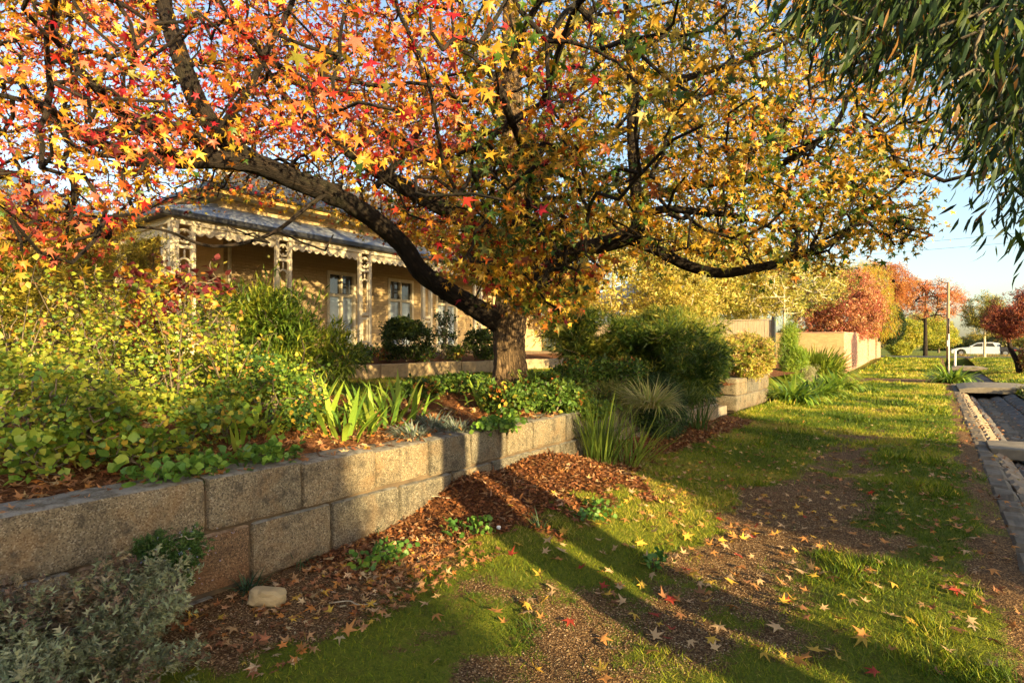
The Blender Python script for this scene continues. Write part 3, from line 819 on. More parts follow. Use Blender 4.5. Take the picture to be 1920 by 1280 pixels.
def torus_pts(cx, cy, cz, r, n=20, a0=0, a1=2 * math.pi, plane='y'):
    out = []
    for i in range(n + (0 if abs(a1 - a0 - 2 * math.pi) < 1e-6 else 1)):
        w = a0 + (a1 - a0) * i / n
        out.append((cx, cy + r * math.cos(w), cz + r * math.sin(w)) if plane == 'y' else (cx + r * math.cos(w), cy, cz + r * math.sin(w)))
    return out
def fret_post(x, y, plane='y', wdt=.42):
    """two stiles with ring, pointed arch and rails between, on a plinth; panel lies along y or x"""
    f = MB(); z0, z1 = 1.62, 4.12; t = .045
    def bx(a0, a1, za, zb, th=t):
        if plane == 'y': f.box(x - th, x + th, y + a0, y + a1, za, zb)
        else: f.box(x + a0, x + a1, y - th, y + th, za, zb)
    h = wdt / 2
    bx(-h, -h + .085, z0, z1); bx(h - .085, h, z0, z1)
    post = hb('verandah_post', f, M['cream'])
    for nm, items in (('rail', [(3.62, 3.69), (2.42, 2.5), (2.3, 2.36), (1.66, 1.71)]),):
        for (za, zb) in items:
            f = MB(); bx(-h + .085, h - .085, za, zb, .03); hb(nm, f, M['cream'], post)
    f = MB(); bx(-h - .04, h + .04, 1.38, 1.62, .07); hb('plinth', f, M['cream'], post)
    for s in (-1, 1):
        f = MB(); bx(s * .075 - .014, s * .075 + .014, 1.71, 2.3, .018); bx(s * .09 - .014, s * .09 + .014, 2.5, 3.3, .018); hb('baluster', f, M['cream'], post)
    f = MB(); f.tube(torus_pts(x, y, 3.88, .135, 20, plane=plane), .03, 6, True)
    for k in range(4):
        w = k * math.pi / 2
        ca, sa = math.cos(w), math.sin(w)
        pa = (x, y + .125 * ca, 3.88 + .125 * sa) if plane == 'y' else (x + .125 * ca, y, 3.88 + .125 * sa)
        pb = (x, y + .06 * ca, 3.88 + .06 * sa) if plane == 'y' else (x + .06 * ca, y, 3.88 + .06 * sa)
        f.tube([pa, pb], [.03, .018], 6)
    hb('ring', f, M['cream'], post, smooth=True)
    f = MB(); f.tube(torus_pts(x, y, 3.3, .115, 12, 0, math.pi, plane), .026, 6)
    f.tube([(x, y, 3.41), (x, y, 3.6)], .02, 6)
    hb('arch', f, M['cream'], post, smooth=True)
PY = [5.49, 7.75, 10.2, 12.6, 15.05, 17.5]
for y in PY: fret_post(EX, y)
for x in (-13.0, -15.6, -18.4): fret_post(x, 5.28, 'x')
f = MB(); f.box(EX - .1, EX + .03, 5.2, 5.28, 1.38, 4.12); hb('corner_post', f, M['cream'])
# scalloped valance, bay by bay
def scallops(p0, p1, fixed, plane):
    n = max(3, round(abs(p1 - p0) / .2)); pts = [(p0, 4.12), (p1, 4.12)]
    low = []
    for i in range(n):
        a = p1 + (p0 - p1) * i / n; c = p1 + (p0 - p1) * (i + 1) / n
        for k in range(6):
            t = k / 6; low.append((a + (c - a) * t, 3.985 - .07 * math.sin(math.pi * t)))
    low.append((p0, 3.985))
    f = MB(); f.prism(pts + low, 'x' if plane == 'y' else 'y', fixed - .015, fixed + .015)
    hb('valance', f, M['cream'])
for a, c in zip(PY[:-1], PY[1:]): scallops(a + .215, c - .215, EX, 'y')
for a, c in ((-15.39, -13.22), (-18.18, -15.82)): scallops(a, c, 5.28, 'x')
f = MB(); f.box(EX - .06, EX + .06, 5.2, 20, 4.12, 4.26); f.box(-21, EX - .06, 5.2, 5.32, 4.12, 4.26); hb('fascia_beam', f, M['cream'])
f = MB(); f.box(EX + .07, EX + .2, 4.9, 20, 4.24, 4.37); f.box(-21, EX + .07, 4.9, 5.03, 4.24, 4.37); hb('gutter', f, M['gutter'], bevel=.02)
# corrugated verandah roof: front slope and side slope with a hip
def corrugated(name, e0, e1, top0, top1, mat, pitch=.105, amp=.02):
    e0, e1, t0, t1 = (np.array(q, float) for q in (e0, e1, top0, top1))
    n = int(np.linalg.norm(e1 - e0) / (pitch / 4)); s = np.linspace(0, 1, n + 1)
    nrm = np.cross(e1 - e0, t0 - e0); nrm /= np.linalg.norm(nrm); nrm = nrm if nrm[2] > 0 else -nrm
    off = nrm[None] * (amp * np.sin(np.arange(n + 1) * math.pi / 2))[:, None]
    A = e0 + (e1 - e0) * s[:, None] + off
    # clip by hip: the sheet's top runs from t0 to t1
    lo, hi = [(np.dot(t - e0, e1 - e0) / np.dot(e1 - e0, e1 - e0)) for t in (t0, t1)]
    h = np.clip(np.minimum(np.where(lo > 0, s / max(lo, 1e-6), 1), np.where(hi < 1, (1 - s) / max(1 - hi, 1e-6), 1)), 0, 1)
    rise_v = t0 - (e0 + (e1 - e0) * lo)
    B = A + rise_v * h[:, None]
    V = np.r_[A, B] - np.array(hs.location)
    i = np.arange(n); Fs = np.stack([i, i + 1, i + n + 2, i + n + 1], 1)
    o = link(name, np_mesh(name, V, Fs, smooth=True), hs, mat); return o
corrugated('verandah_roof', (EX + .14, 4.97, 4.34), (EX + .14, 20, 4.34), (WX + .0, 7.15, 5.12), (WX, 20, 5.12), M['iron'])
corrugated('verandah_roof', (EX + .14, 4.97, 4.34), (-21, 4.97, 4.34), (WX, 7.15, 5.12), (-21, 7.15, 5.12), M['iron'])
f = MB(); f.tube([(EX + .1, 5.0, 4.36), (WX, 7.12, 5.15)], .05, 6); hb('hip_capping', f, M['iron'])
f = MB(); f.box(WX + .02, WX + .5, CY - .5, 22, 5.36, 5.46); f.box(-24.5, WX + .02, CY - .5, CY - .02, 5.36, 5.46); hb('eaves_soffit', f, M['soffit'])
f = MB(); f.box(WX + .5, WX + .55, CY - .55, 22, 5.34, 5.52); f.box(-24.5, WX + .5, CY - .55, CY - .5, 5.34, 5.52); hb('fascia_board', f, M['yellow_trim'])
f = MB(); f.box(WX + .55, WX + .67, CY - .67, 22, 5.44, 5.56); f.box(-24.5, WX + .55, CY - .67, CY - .55, 5.44, 5.56); hb('roof_gutter', f, M['gutter'], bevel=.02)
# slate hip roof built of courses
def slates(name, c0, c1, r0, r1, courses=26):
    V = []; Fs = []
    for k in range(courses):
        t0, t1 = k / courses, (k + 1.15) / courses
        a = [Vector(c0).lerp(Vector(r0), t) for t in (t0, min(t1, 1))]; b_ = [Vector(c1).lerp(Vector(r1), t) for t in (t0, min(t1, 1))]
        lift = Vector((0, 0, .025))
        base = len(V)
        V += [a[0] + lift, b_[0] + lift, b_[1] + lift * .1, a[1] + lift * .1, a[0], b_[0]]
        Fs += [(base, base+1, base+2, base+3), (base+4, base+5, base+1, base)]
    f = MB(); f.add(V, Fs); hb(name, f, M['slate'])
RZ = 8.0
slates('roof', (WX + .6, CY - .6, 5.52), (WX + .6, 22.5, 5.52), (-19.3, CY + 4.0, RZ), (-19.3, 18.0, RZ))
slates('roof', (-24.5, CY - .6, 5.52), (WX + .6, CY - .6, 5.52), (-19.3, CY + 4.0, RZ), (-19.3, CY + 4.0, RZ))
f = MB(); f.tube([(WX + .6, CY - .6, 5.56), (-19.3, CY + 4.0, RZ + .03), (-19.3, 18, RZ + .03)], .07, 6); hb('ridge_capping', f, M['iron'])
for (x, y) in ((-17.6, 9.0),):
    f = MB(); f.box(x - .35, x + .35, y - .3, y + .3, 6, 8.3); f.box(x - .43, x + .43, y - .38, y + .38, 8.3, 8.5); f.box(x - .38, x + .38, y - .33, y + .33, 8.05, 8.12)
    f.tube([(x, y, 8.5), (x, y, 8.85)], [.13, .11], 10); hb('chimney', f, M['cream'])
f = MB(); f.tube([W(366, 398, 14.2), W(379, 350, 14.2), W(388, 318, 14.3)], .045, 8); hb('vent_pipe', f, M['gutter'])
f = MB(); f.tube([(WX + .08, 7.42, 4.9), (WX + .08, 7.42, 1.4)], .045, 8); hb('downpipe', f, M['cream'])
# rear wing with the blue iron roof seen at the far left
wing = empty('rear_wing', (-22, 4, 1.2), 'house wing with deep blue corrugated roof glimpsed at left through the leaves', 'building')
def wpart(name, mb, mat): 
    mb.v = [(v[0] + 22, v[1] - 4, v[2] - 1.2) for v in mb.v]; return mb.build(name, mat, wing)
f = MB(); f.box(-28, -19.5, 2.4, 6.9, 1.2, 4.9); wpart('wall', f, M['housebrick'])
f = MB(); f.add([(-19.2, 2.1, 4.9), (-19.2, 7.1, 4.9), (-28.3, 7.1, 4.9), (-28.3, 2.1, 4.9), (-21.5, 4.6, 6.7), (-26, 4.6, 6.7)], [(0, 1, 4), (1, 2, 5, 4), (2, 3, 5), (3, 0, 4, 5)]); wpart('roof', f, M['blue_iron'])
f = MB(); f.box(-19.48, -19.44, 4.1, 5.2, 2.4, 4.0); wpart('window', f, M['dark_glass'])

# low edging wall in front of the house bed, block by block
ew = empty('edging_wall', (-9.72, 9, .8), 'low rendered edging wall between the lawn and the house bed', 'low wall')
y = 2.5; k = 0
while y < 15.5:
    L = random.uniform(.95, 1.35); f = MB(); dz = random.uniform(-.012, .012); dx = random.uniform(-.012, .012)
    f.box(-.11 + dx, .11 + dx, y - 9 + .006, y + L - 9 - .006, -.2, .38 + dz); f.build('coping_block', M['edging'], ew, bevel=.014); y += L; k += 1

# paling fence
pf = empty('paling_fence', (-9.5, 27, .75), 'weathered timber paling fence standing behind the golden bush', 'fence')
x = -16.0
while x < -5.8:
    f = MB(); h = 1.98 + random.uniform(-.012, .012); f.box(x + 9.5, x + .105 + 9.5, -.012 + random.uniform(-.004, .004), .012, -.1, h); f.build('paling', M['paling'], pf); x += .115
for z in (.35, 1.65):
    f = MB(); f.box(-6.5, 3.75, .02, .07, z, z + .09); f.build('fence_rail', M['paling'], pf)
f = MB(); f.box(-6.6, 3.78, -.05, .06, 2.0, 2.04); f.build('capping', M['paling'], pf)
for x in (-6.4, -3.9, -1.4, 1.1, 3.75):
    f = MB(); f.box(x - .06, x + .06, -.06 if x > 3 else .03, .16, -.1, 2.12); f.build('fence_post', M['gutter'] if x > 3 else M['timber'], pf)

# pink brick boundary wall, bricks laid as geometry
def bricks(parent, fixed, a0, a1, z0, z1, plane, step=None, nm='bricks'):
    V = []; Fs = []; Cc = []; b_ = 0
    z = z0; row = 0
    pal = np.array([(.47, .335, .16), (.45, .32, .155), (.48, .345, .17), (.46, .325, .16), (.44, .31, .155)]) if plane == 'x' else np.array([(.42, .21, .14), (.46, .25, .17), (.38, .19, .13), (.48, .29, .2), (.35, .17, .115)])
    q = np.array([(0, 3, 2, 1), (4, 5, 6, 7), (0, 1, 5, 4), (1, 2, 6, 5), (2, 3, 7, 6), (3, 0, 4, 7)])
    while z < z1 - .03:
        a = a0 - (row % 2) * .12
        while a < a1:
            p, e = max(a, a0) + (.0005 if plane == 'x' else .003), min(a + (.2395 if plane == 'x' else .234), a1 - .0)
            if e - p > .03:
                j = rng.uniform(-.0015, .002)
                zz0, zz1 = z + .004, z + .079
                if plane == 'x': c = [(p, fixed - .0055, zz0), (e, fixed - .0055, zz0), (e, fixed + .05, zz0), (p, fixed + .05, zz0)]
                else: c = [(fixed - .05, p, zz0), (fixed + j + .006, p, zz0), (fixed + j + .006, e, zz0), (fixed - .05, e, zz0)]
                up = rise(np.array(a)) if plane == 'y' else 0
                c = [(s[0], s[1], s[2] + up) for s in c]
                V += c + [(s[0], s[1], s[2] + zz1 - zz0) for s in c]
                Fs.append(q + b_); b_ += 8
                Cc.append(np.repeat((pal[rng.integers(0, 5)] * rng.uniform(.88, 1.1))[None], 8, 0))
            a += .24
        z += .086; row += 1
    me = np_mesh(nm, np.array(V) - np.array(parent.location), np.concatenate(Fs), np.concatenate(Cc))
    me.shade_flat(); o = link(nm, me, parent, M['brick']); o['kind'] = 'stuff'; return o
bw = empty('brick_boundary_wall', (-4.3, 38, 0), 'tall pink brick boundary wall turning the corner beyond the driveway', 'brick wall')
bricks(bw, 38.0, -11.5, -4.3, 0, 2.36, 'x'); bricks(bw, -4.3, 38.0, 52.0, 0, 2.36, 'y')
bricks(bw, -4.22, 52.0, 52.5, -.2, 2.3, 'y'); bricks(bw, -4.35, 52.5, 60.0, -.3, 1.75, 'y'); bricks(bw, -4.22, 60.0, 60.5, -.3, 1.85, 'y'); bricks(bw, -4.35, 60.5, 66, -.3, 1.35, 'y')
f = MB(); f.box(-7.2, -.2, -.0046, .2, -.2, 2.35); f.build('mortar_core', simple('cream_mortar', (.45, .32, .155), (.42, .3, .145), 4), bw)
f = MB(); f.box(-.2, -.002, -.0046, 0, -.2, 2.35); f.box(-.2, .0035, .2, 14, -.2, 2.4); f.box(-.25, -.046, 14, 28, -.2, 2.0); f.build('mortar_core', simple('pink_mortar', (.40, .26, .19), None, 4), bw)
f = MB(); f.box(-7.25, .03, -.03, .22, 2.365, 2.42); f.box(-.24, .03, .22, 14, 2.37, 2.42); f.build('coping', simple('brick_coping', (.48, .30, .21), None, 4), bw)
nh = empty('neighbour_house', (-17, 40, 0), 'grey weatherboard house half hidden behind the trees past the paling fence', 'house')
f = MB(); f.box(-5, 3, -3, 5, .5, 4.6); f.build('wall', simple('grey_weatherboard', (.24, .27, .31), None, 3), nh)
f = MB(); f.add([(-5.6, -3.6, 4.5), (3.6, -3.6, 4.5), (3.6, 5.6, 4.5), (-5.6, 5.6, 4.5), (-2, 1, 6.6), (0.5, 1, 6.6)], [(0, 1, 5, 4), (1, 2, 5), (2, 3, 4, 5), (3, 0, 4)]); f.build('roof', M['slate'], nh)
f = MB(); f.box(-1, .4, -3.06, -3.0, 2, 3.6); f.build('window', M['dark_glass'], nh)

# ------------------------------------------------------------------ power pole, posts, wires
pp = empty('power_pole', (.8, 60, .5), 'tall weathered timber power pole beside the far verge', 'pole')
f = MB(); f.tube([(0, 0, -.5), (0, 0, 3.5), (0.02, 0, 6.45)], [.13, .11, .085], 10); f.build('pole', M['pole'], pp, smooth=True)
f = MB(); f.box(-.07, .07, -.16, -.12, 1.1, 1.6); f.build('pole_plate', M['white_paint'], pp)
def P_(name, x, y, h, r, mat, label, z=0):
    f = MB(); f.tube([(0, 0, -.3), (0, 0, h)], r, 8); f.tube([(0, 0, h), (0, 0, h + .03)], r * 1.15, 8)
    o = f.build(name, mat); o.location = (x, y, z); tag(o, label, 'post'); return o
sp = empty('sign_post', (.62, 44, .05), 'slim white and black sign post standing behind the verge agapanthus', 'post')
f = MB(); f.tube([(0, 0, -.3), (0, 0, 2.3)], .032, 8); f.build('shaft', M['white_paint'], sp, smooth=True)
f = MB(); f.tube([(0, 0, 2.3), (0, 0, 3.25)], .042, 8); f.build('dark_sleeve', M['gutter'], sp, smooth=True)
P_('marker_post', 1.05, 50, .95, .07, M['white_paint'], 'short white marker post right of the sign post', .3)
for i, (zz, lb) in enumerate([(14.2, 'upper faint power line crossing the sky at right'), (13.2, 'lower faint power line crossing the sky at right')]):
    f = MB(); A = Vector((-30, 95, zz + 2.0)); B = Vector((60, 70, zz)); pts = []
    for k in range(13):
        t = k / 12; q = A.lerp(B, t); q.z -= 2.4 * 4 * t * (1 - t) * .5; pts.append(q)
    f.tube(pts, .018, 4); tag(f.build('power_line', M['gutter'], None), lb, 'cable')

# ------------------------------------------------------------------ white utility vehicle on the cross street
car = empty('white_pickup', (3.9, 80, .55), 'white utility pickup with dark tray parked across the end of the street', 'car')
def prof(pts, y0, y1, name, mat, parent=car, bevel=0, smooth=False):
    f = MB(); f.prism(pts, 'y', y0, y1); return f.build(name, mat, parent, bevel=bevel, smooth=smooth)
arch = lambda cx: [(cx + .42 * math.cos(a), .34 + .42 * math.sin(a)) for a in [math.radians(d) for d in (190, 160, 130, 105, 75, 50, 20, -10)]]
lower = [(-2.55, .28)] + arch(-1.72) + [(-1.2, .22), (1.55, .22), (1.55, .98), (.55, 1.02), (-1.05, .98), (-2.0, .86), (-2.45, .72), (-2.6, .55)]
prof(lower, -.86, .86, 'body', M['car_white'], bevel=.03)
prof([(-1.05, .98), (-.35, 1.43), (.2, 1.49), (1.0, 1.47), (1.5, 1.38), (1.52, .98)], -.74, .74, 'cabin', M['car_white'], bevel=.03)
dr = None
for s in (-1, 1):
    prof([(-.82, 1.0), (-.33, 1.36), (.1, 1.4), (.1, 1.0)], s * .75 - .006, s * .75 + .006, 'side_window', M['dark_glass'])
    prof([(.2, 1.0), (.2, 1.41), (.95, 1.39), (1.15, 1.0)], s * .75 - .006, s * .75 + .006, 'side_window', M['dark_glass'])
    prof([(-.9, .3), (-.9, .95), (.12, .96), (.12, .3)], s * .865 - .006, s * .865 + .006, 'door', M['car_white'], bevel=.004)
    prof([(-.05, .82), (.07, .82), (.07, .86), (-.05, .86)], s * .885 - .012, s * .885 + .012, 'door_handle', M['gutter'])
    f = MB(); f.box(-.95, -.8, s * .95 - .1, s * .95 + .1, 1.0, 1.13); f.build('wing_mirror', M['car_white'], car, bevel=.02)
    f = MB(); f.box(-2.58, -2.4, s * .62 - .18, s * .62 + .18, .6, .74); f.build('headlight', M['glass'], car, bevel=.02)
    for cx in (-1.72, 1.95):
        f = MB(); f.tube([(cx, s * .8 - .11, .33), (cx, s * .8 + .11, .33)], .33, 20); w = f.build('wheel', M['tyre'], car)
        f = MB(); f.tube([(cx, s * .8 - .12, .33), (cx, s * .8 + .12, .33)], .19, 14); f.build('rim', M['steel'], w)
f = MB(); f.add([(-1.0, -.66, 1.02), (-1.0, .66, 1.02), (-.4, .64, 1.41), (-.4, -.64, 1.41)], [(0, 1, 2, 3)]); f.build('windscreen', M['dark_glass'], car)
f = MB(); f.box(1.57, 3.9, -.9, .9, .52, .98); f.box(1.57, 1.62, -.85, .85, .98, 1.3); f.build('tray', M['car_dark'], car, bevel=.015)
f = MB(); f.box(2.2, 2.9, -.93, -.905, .62, .68); f.build('side_reflector', M['red_lens'], car)

# ------------------------------------------------------------------ palettes
RED = (.52, .035, .02); CRIM = (.36, .012, .03); PINK = (.68, .13, .09); ORG = (.66, .20, .025); DORG = (.5, .11, .02)
GOLD = (.62, .32, .025); YEL = (.74, .50, .06); OLV = (.22, .21, .03); GRN = (.07, .14, .018); DGR = (.035, .075, .012); PUR = (.15, .025, .035)
TAN = (.42, .24, .11); BRN = (.22, .10, .045); PALE = (.60, .42, .24); YGR = (.27, .34, .04); LGR = (.16, .27, .04); SIL = (.22, .26, .2); BGR = (.045, .1, .035)

# ------------------------------------------------------------------ the big liquidambar
lq = empty('liquidambar_tree', (-5.42, 7.19, .85), 'huge spreading autumn tree with star shaped red, orange and yellow leaves in the front garden', 'tree')
def L(rows): return [(*W(u, v, Z), r) for (u, v, Z, r) in rows]
skel = []; skr = []
def LB(name, rows, **k):
    o, S = limb(name, L(rows), lq, k.pop('mat', M['bark_dark']), **k)
    skel.append(S[2:, :3]); skr.append(S[2:, 3]); return S
limb('trunk', L([(957, 745, 9, .29), (957, 700, 9, .26), (955, 650, 9, .245), (955, 600, 9, .26), (958, 560, 9, .24), (962, 500, 9, .20)]), lq, M['bark'], n=44, k=10, rough=.045, flare=.45, seed=3, flutes=11)
LB('leader', [(960, 520, 9, .225), (964, 420, 9, .2), (963, 300, 9, .185), (960, 170, 9, .165), (958, 60, 9, .14), (960, -60, 9, .12), (968, -200, 9, .08), (960, -330, 9, .04)], n=16, seed=4, mat=M['bark'], flutes=7, rough=.1)
A = LB('bough', [(965, 625, 9.0, .2), (938, 605, 8.95, .185), (900, 582, 8.8, .158), (850, 552, 8.6, .145), (795, 515, 8.3, .135), (742, 446, 8.0, .13), (650, 378, 7.4, .125), (545, 334, 6.8, .12), (480, 308, 6.4, .11), (405, 300, 6.1, .09), (320, 300, 5.8, .08), (220, 280, 5.4, .055), (110, 240, 5.0, .03)], n=20, k=8, seed=5, rough=.13, flutes=5)
LB('branch', [(480, 305, 6.4, .10), (420, 262, 6.2, .105), (372, 195, 6.0, .1), (336, 100, 6.0, .09), (308, 10, 6.1, .075), (290, -120, 6.2, .05)], n=12, seed=6)
LB('branch', [(390, 285, 6.1, .05), (420, 235, 6.0, .05), (465, 170, 5.9, .04), (500, 95, 5.9, .034), (548, 5, 6.0, .025), (570, -80, 6.1, .015)], n=8, seed=7)
LB('branch', [(400, 290, 6.1, .07), (350, 245, 5.7, .065), (285, 235, 5.4, .06), (215, 200, 5.0, .045), (150, 130, 4.6, .03), (90, 60, 4.3, .02)], n=10, seed=8)
LB('branch', [(340, 300, 5.8, .05), (260, 240, 5.2, .045), (170, 250, 4.6, .035), (80, 200, 4.1, .022), (-40, 170, 3.8, .012)], n=8, seed=9)
LB('branch', [(958, 470, 9, .14), (900, 425, 8.8, .13), (820, 385, 8.5, .125), (730, 335, 8.1, .11), (640, 275, 7.8, .07), (560, 210, 7.4, .045), (500, 130, 7.2, .03)], n=12, seed=10)
LB('branch', [(960, 300, 9, .10), (880, 278, 9.3, .09), (770, 275, 9.6, .075), (660, 225, 9.9, .05), (560, 150, 10.2, .03)], n=10, seed=11)
LB('branch', [(958, 215, 9, .07), (915, 178, 8.8, .06), (880, 130, 8.6, .055), (866, 40, 8.4, .045), (862, -90, 8.3, .03)], n=10, seed=12)
LB('branch', [(700, 355, 7.7, .045), (765, 280, 7.6, .045), (800, 200, 7.5, .035), (780, 100, 7.4, .025), (740, 10, 7.4, .015)], n=8, seed=13)
E = LB('bough', [(968, 575, 8.9, .15), (1010, 520, 8.7, .15), (1060, 480, 8.4, .13), (1120, 462, 8.1, .12), (1185, 440, 7.8, .11), (1205, 405, 7.7, .09)], n=14, seed=14, rough=.08)
LB('branch', [(1195, 425, 7.75, .085), (1192, 350, 7.7, .08), (1186, 260, 7.7, .075), (1184, 150, 7.7, .062), (1176, 20, 7.7, .05), (1165, -120, 7.7, .03)], n=10, seed=15)
LB('branch', [(1195, 410, 7.75, .06), (1240, 393, 7.5, .055), (1320, 398, 7.2, .045), (1400, 410, 6.9, .03), (1480, 440, 6.6, .018)], n=8, seed=16)
LB('branch', [(1180, 448, 7.85, .08), (1230, 468, 7.7, .075), (1290, 498, 7.5, .07), (1350, 512, 7.3, .065), (1430, 500, 7.1, .055), (1500, 478, 6.9, .045), (1570, 448, 6.7, .038), (1640, 385, 6.5, .025), (1720, 320, 6.3, .014)], n=10, seed=17)
LB('branch', [(1192, 372, 7.7, .055), (1290, 350, 7.3, .05), (1400, 335, 6.9, .045), (1480, 300, 6.6, .04), (1545, 255, 6.4, .034), (1582, 205, 6.3, .026), (1600, 120, 6.2, .016)], n=8, seed=18)
LB('branch', [(962, 450, 8.9, .1), (985, 400, 7.9, .09), (1000, 350, 6.9, .07), (990, 300, 6.0, .05), (960, 230, 5.3, .03)], n=8, seed=19)
LB('branch', [(640, 345, 7.3, .03), (580, 385, 6.9, .026), (505, 440, 6.5, .022), (400, 462, 6.2, .018), (300, 430, 5.9, .015), (180, 420, 5.6, .012), (60, 380, 5.3, .008)], n=6, seed=23)
LB('branch', [(965, 380, 9, .1), (1060, 300, 9.8, .09), (1180, 240, 10.8, .06), (1300, 190, 11.6, .035)], n=8, seed=20)
LB('branch', [(962, 150, 9, .08), (1030, 90, 8.8, .07), (1110, 20, 8.6, .05), (1190, -60, 8.4, .03)], n=8, seed=21)
LB('branch', [(1184, 200, 7.7, .05), (1280, 150, 7.3, .045), (1400, 110, 6.9, .035), (1520, 60, 6.6, .02)], n=8, seed=22)
SK = np.concatenate(skel)
vb_u = [-400, 0, 100, 200, 260, 330, 420, 500, 600, 650, 700, 745, 800, 850, 900, 940, 970, 1040, 1090, 1150, 1230, 1400, 1550, 1680, 1740, 1760, 1850, 1960, 2300]
vb_v = [560, 560, 520, 470, 400, 345, 292, 275, 290, 315, 345, 400, 490, 530, 545, 560, 585, 592, 560, 480, 505, 525, 500, 460, 430, 330, 340, 370, 400]
clear = [(480, 308), (545, 332), (650, 375), (740, 440), (790, 510), (850, 548), (905, 582), (950, 610)]
clear2 = [(962, 150), (962, 230)]; clear3 = [(1184, 230), (1190, 350)]; clear4 = [(1240, 395), (1400, 408)]; clear5 = [(1230, 468), (1290, 500), (1350, 512), (1430, 500)]; clear6 = [(372, 195), (336, 100), (308, 10)]
clear7 = [(1020, 510), (1060, 480), (1120, 462), (1185, 440)]; clear8 = [(820, 385), (730, 335)]; clear9 = [(1480, 300), (1545, 255), (1582, 205)]
def near_limb(u, v, r):
    out = np.zeros(len(u), bool)
    for pl, k in ((clear, 1), (clear2, .6), (clear3, .5), (clear4, .5), (clear5, .6), (clear6, .6), (clear7, .7), (clear8, .7), (clear9, .5)):
        for (a, b), (c, d) in zip(pl[:-1], pl[1:]):
            t = np.clip(((u - a) * (c - a) + (v - b) * (d - b)) / ((c - a) ** 2 + (d - b) ** 2), 0, 1)
            out |= np.hypot(u - a - t * (c - a), v - b - t * (d - b)) < r * k
    return out
def crown_pts(n, zmax=99):
    out = []
    while sum(len(o) for o in out) < n:
        q = rng.uniform(-1, 1, (n * 6, 3)); rho = np.linalg.norm(q, axis=1)
        q = q[(rho < 1) & (rng.random(len(q)) < .3 + .7 * rho ** 2)]
        P = q * np.array([6.9, 7.2, 5.4]) + np.array([-5.3, 7.2, 5.6])
        u, v, Z = proj(P)
        lim = np.interp(u, vb_u, vb_v) - 12 + 26 * (vnoise(np.stack([u / 60, Z], 1), 1, 3, 2) - .5) * 2
        dens = vnoise(P, .75, 31, 2)
        ok = (Z > 2.7) & (v < lim) & ((v > -260) | (rng.random(len(P)) < .25)) & (dens > .36) & (P[:, 0] < 1.4)
        ok &= ~((P[:, 0] > -.8) & (P[:, 1] < 6.0) )
        out.append(P[ok])
    P = np.concatenate(out); return P[rng.permutation(len(P))[:n]]
cp = crown_pts(2500)
def near_pts(n, u0, u1, v0, v1, z0, z1):
    u = rng.uniform(u0, u1, n); v = rng.uniform(v0, v1, n); Z = rng.uniform(z0, z1, n)
    P = np.array([W(a, b, c) for a, b, c in zip(u, v, Z)])
    return P[v < np.interp(u, vb_u, vb_v)]
veil = np.array([W(a, b, c) for a, b, c in zip(rng.uniform(300, 860, 300), rng.uniform(290, 440, 300) + 0, rng.uniform(8.0, 10.6, 300))])
vu, vv_, _z = proj(veil); veil = veil[(vv_ < np.interp(vu, [330, 500, 620, 740, 860], [375, 365, 395, 455, 530]))]
cp = np.r_[cp, near_pts(230, 820, 1120, 80, 590, 4.6, 7.2), near_pts(110, 880, 1110, 430, 592, 5.0, 7.6), near_pts(110, -150, 330, -40, 500, 3.4, 5.0), near_pts(220, -150, 420, -40, 500, 4.8, 7.5), veil, near_pts(200, 1180, 1740, 180, 530, 5.2, 7), near_pts(190, 420, 900, -60, 330, 6.5, 9.5), near_pts(50, 560, 760, 350, 470, 6, 7)]
# a few hanging sprays below the crown, as in front of the verandah and the sky
cp = np.r_[cp, [W(610, 470, 6.3), W(625, 440, 6.3), W(460, 440, 5.6), W(505, 455, 5.8), W(430, 425, 5.6), W(1060, 600, 5.3), W(1020, 560, 5.2), W(890, 560, 5.6), W(1745, 440, 6), W(40, 470, 3.2), W(140, 450, 3.3), W(20, 410, 3.1), W(250, 330, 3.4), W(310, 320, 3.5)]]
bare = crown_pts(1500)
nb = len(cp); order_ = None
nodes, ndir, ta, tb, ra, rb = grow(SK, None, np.r_[cp, bare], rmin=.0048, rgain=.0036)
leafy = rng.random(len(nodes)) < nb / (nb + 1100.)

twigs_mesh('twigs', ta, tb, ra, rb, lq, M['bark_dark'], 5)
nodes, ndir = nodes[leafy], ndir[leafy]
NL = 29
pos = np.repeat(nodes, NL, 0) + rng.normal(size=(len(nodes) * NL, 3)) * np.array([.2, .2, .15])
dirs = unit(np.repeat(ndir, NL, 0) * .35 + rdir(len(pos)) + np.array([0, 0, -.55]))
nrm = rdir(len(pos)) * .8 + np.array([.35, -.25, .8])
u, v, Z = proj(pos)
keep = (Z > 2.2) & ~((pos[:, 0] > -.6) & (pos[:, 1] < 5.6)) & ((v < np.interp(u, vb_u, vb_v) + 34) | ((Z > 7.9) & (v < np.interp(u, [330, 500, 620, 740, 860], [405, 395, 425, 485, 565])) & (rng.random(len(u)) < .95))) & ~(near_limb(u, v, 38) & (Z < 8.5) & (rng.random(len(u)) < .88))
keep &= ~((u < 420) & (rng.random(len(u)) < .26))
pos, dirs, nrm, u, v = pos[keep], dirs[keep], nrm[keep], u[keep], v[keep]
CRIM = (.30, .012, .022); RED = (.42, .035, .018); PINK = (.55, .13, .08); ORG = (.54, .175, .022); DORG = (.36, .085, .018); GOLD = (.46, .26, .022); YEL = (.58, .40, .05)
PAL = [CRIM, RED, PINK, ORG, DORG, GOLD, YEL, OLV, GRN, DGR, PUR]
wL = np.array([.07, .10, .20, .08, .08, .20, .19, .05, .01, .0, .02])
wU = np.array([.09, .13, .07, .17, .15, .23, .06, .07, .01, .0, .02])
wM = np.array([.03, .05, .01, .13, .09, .34, .15, .10, .08, .02, .0])
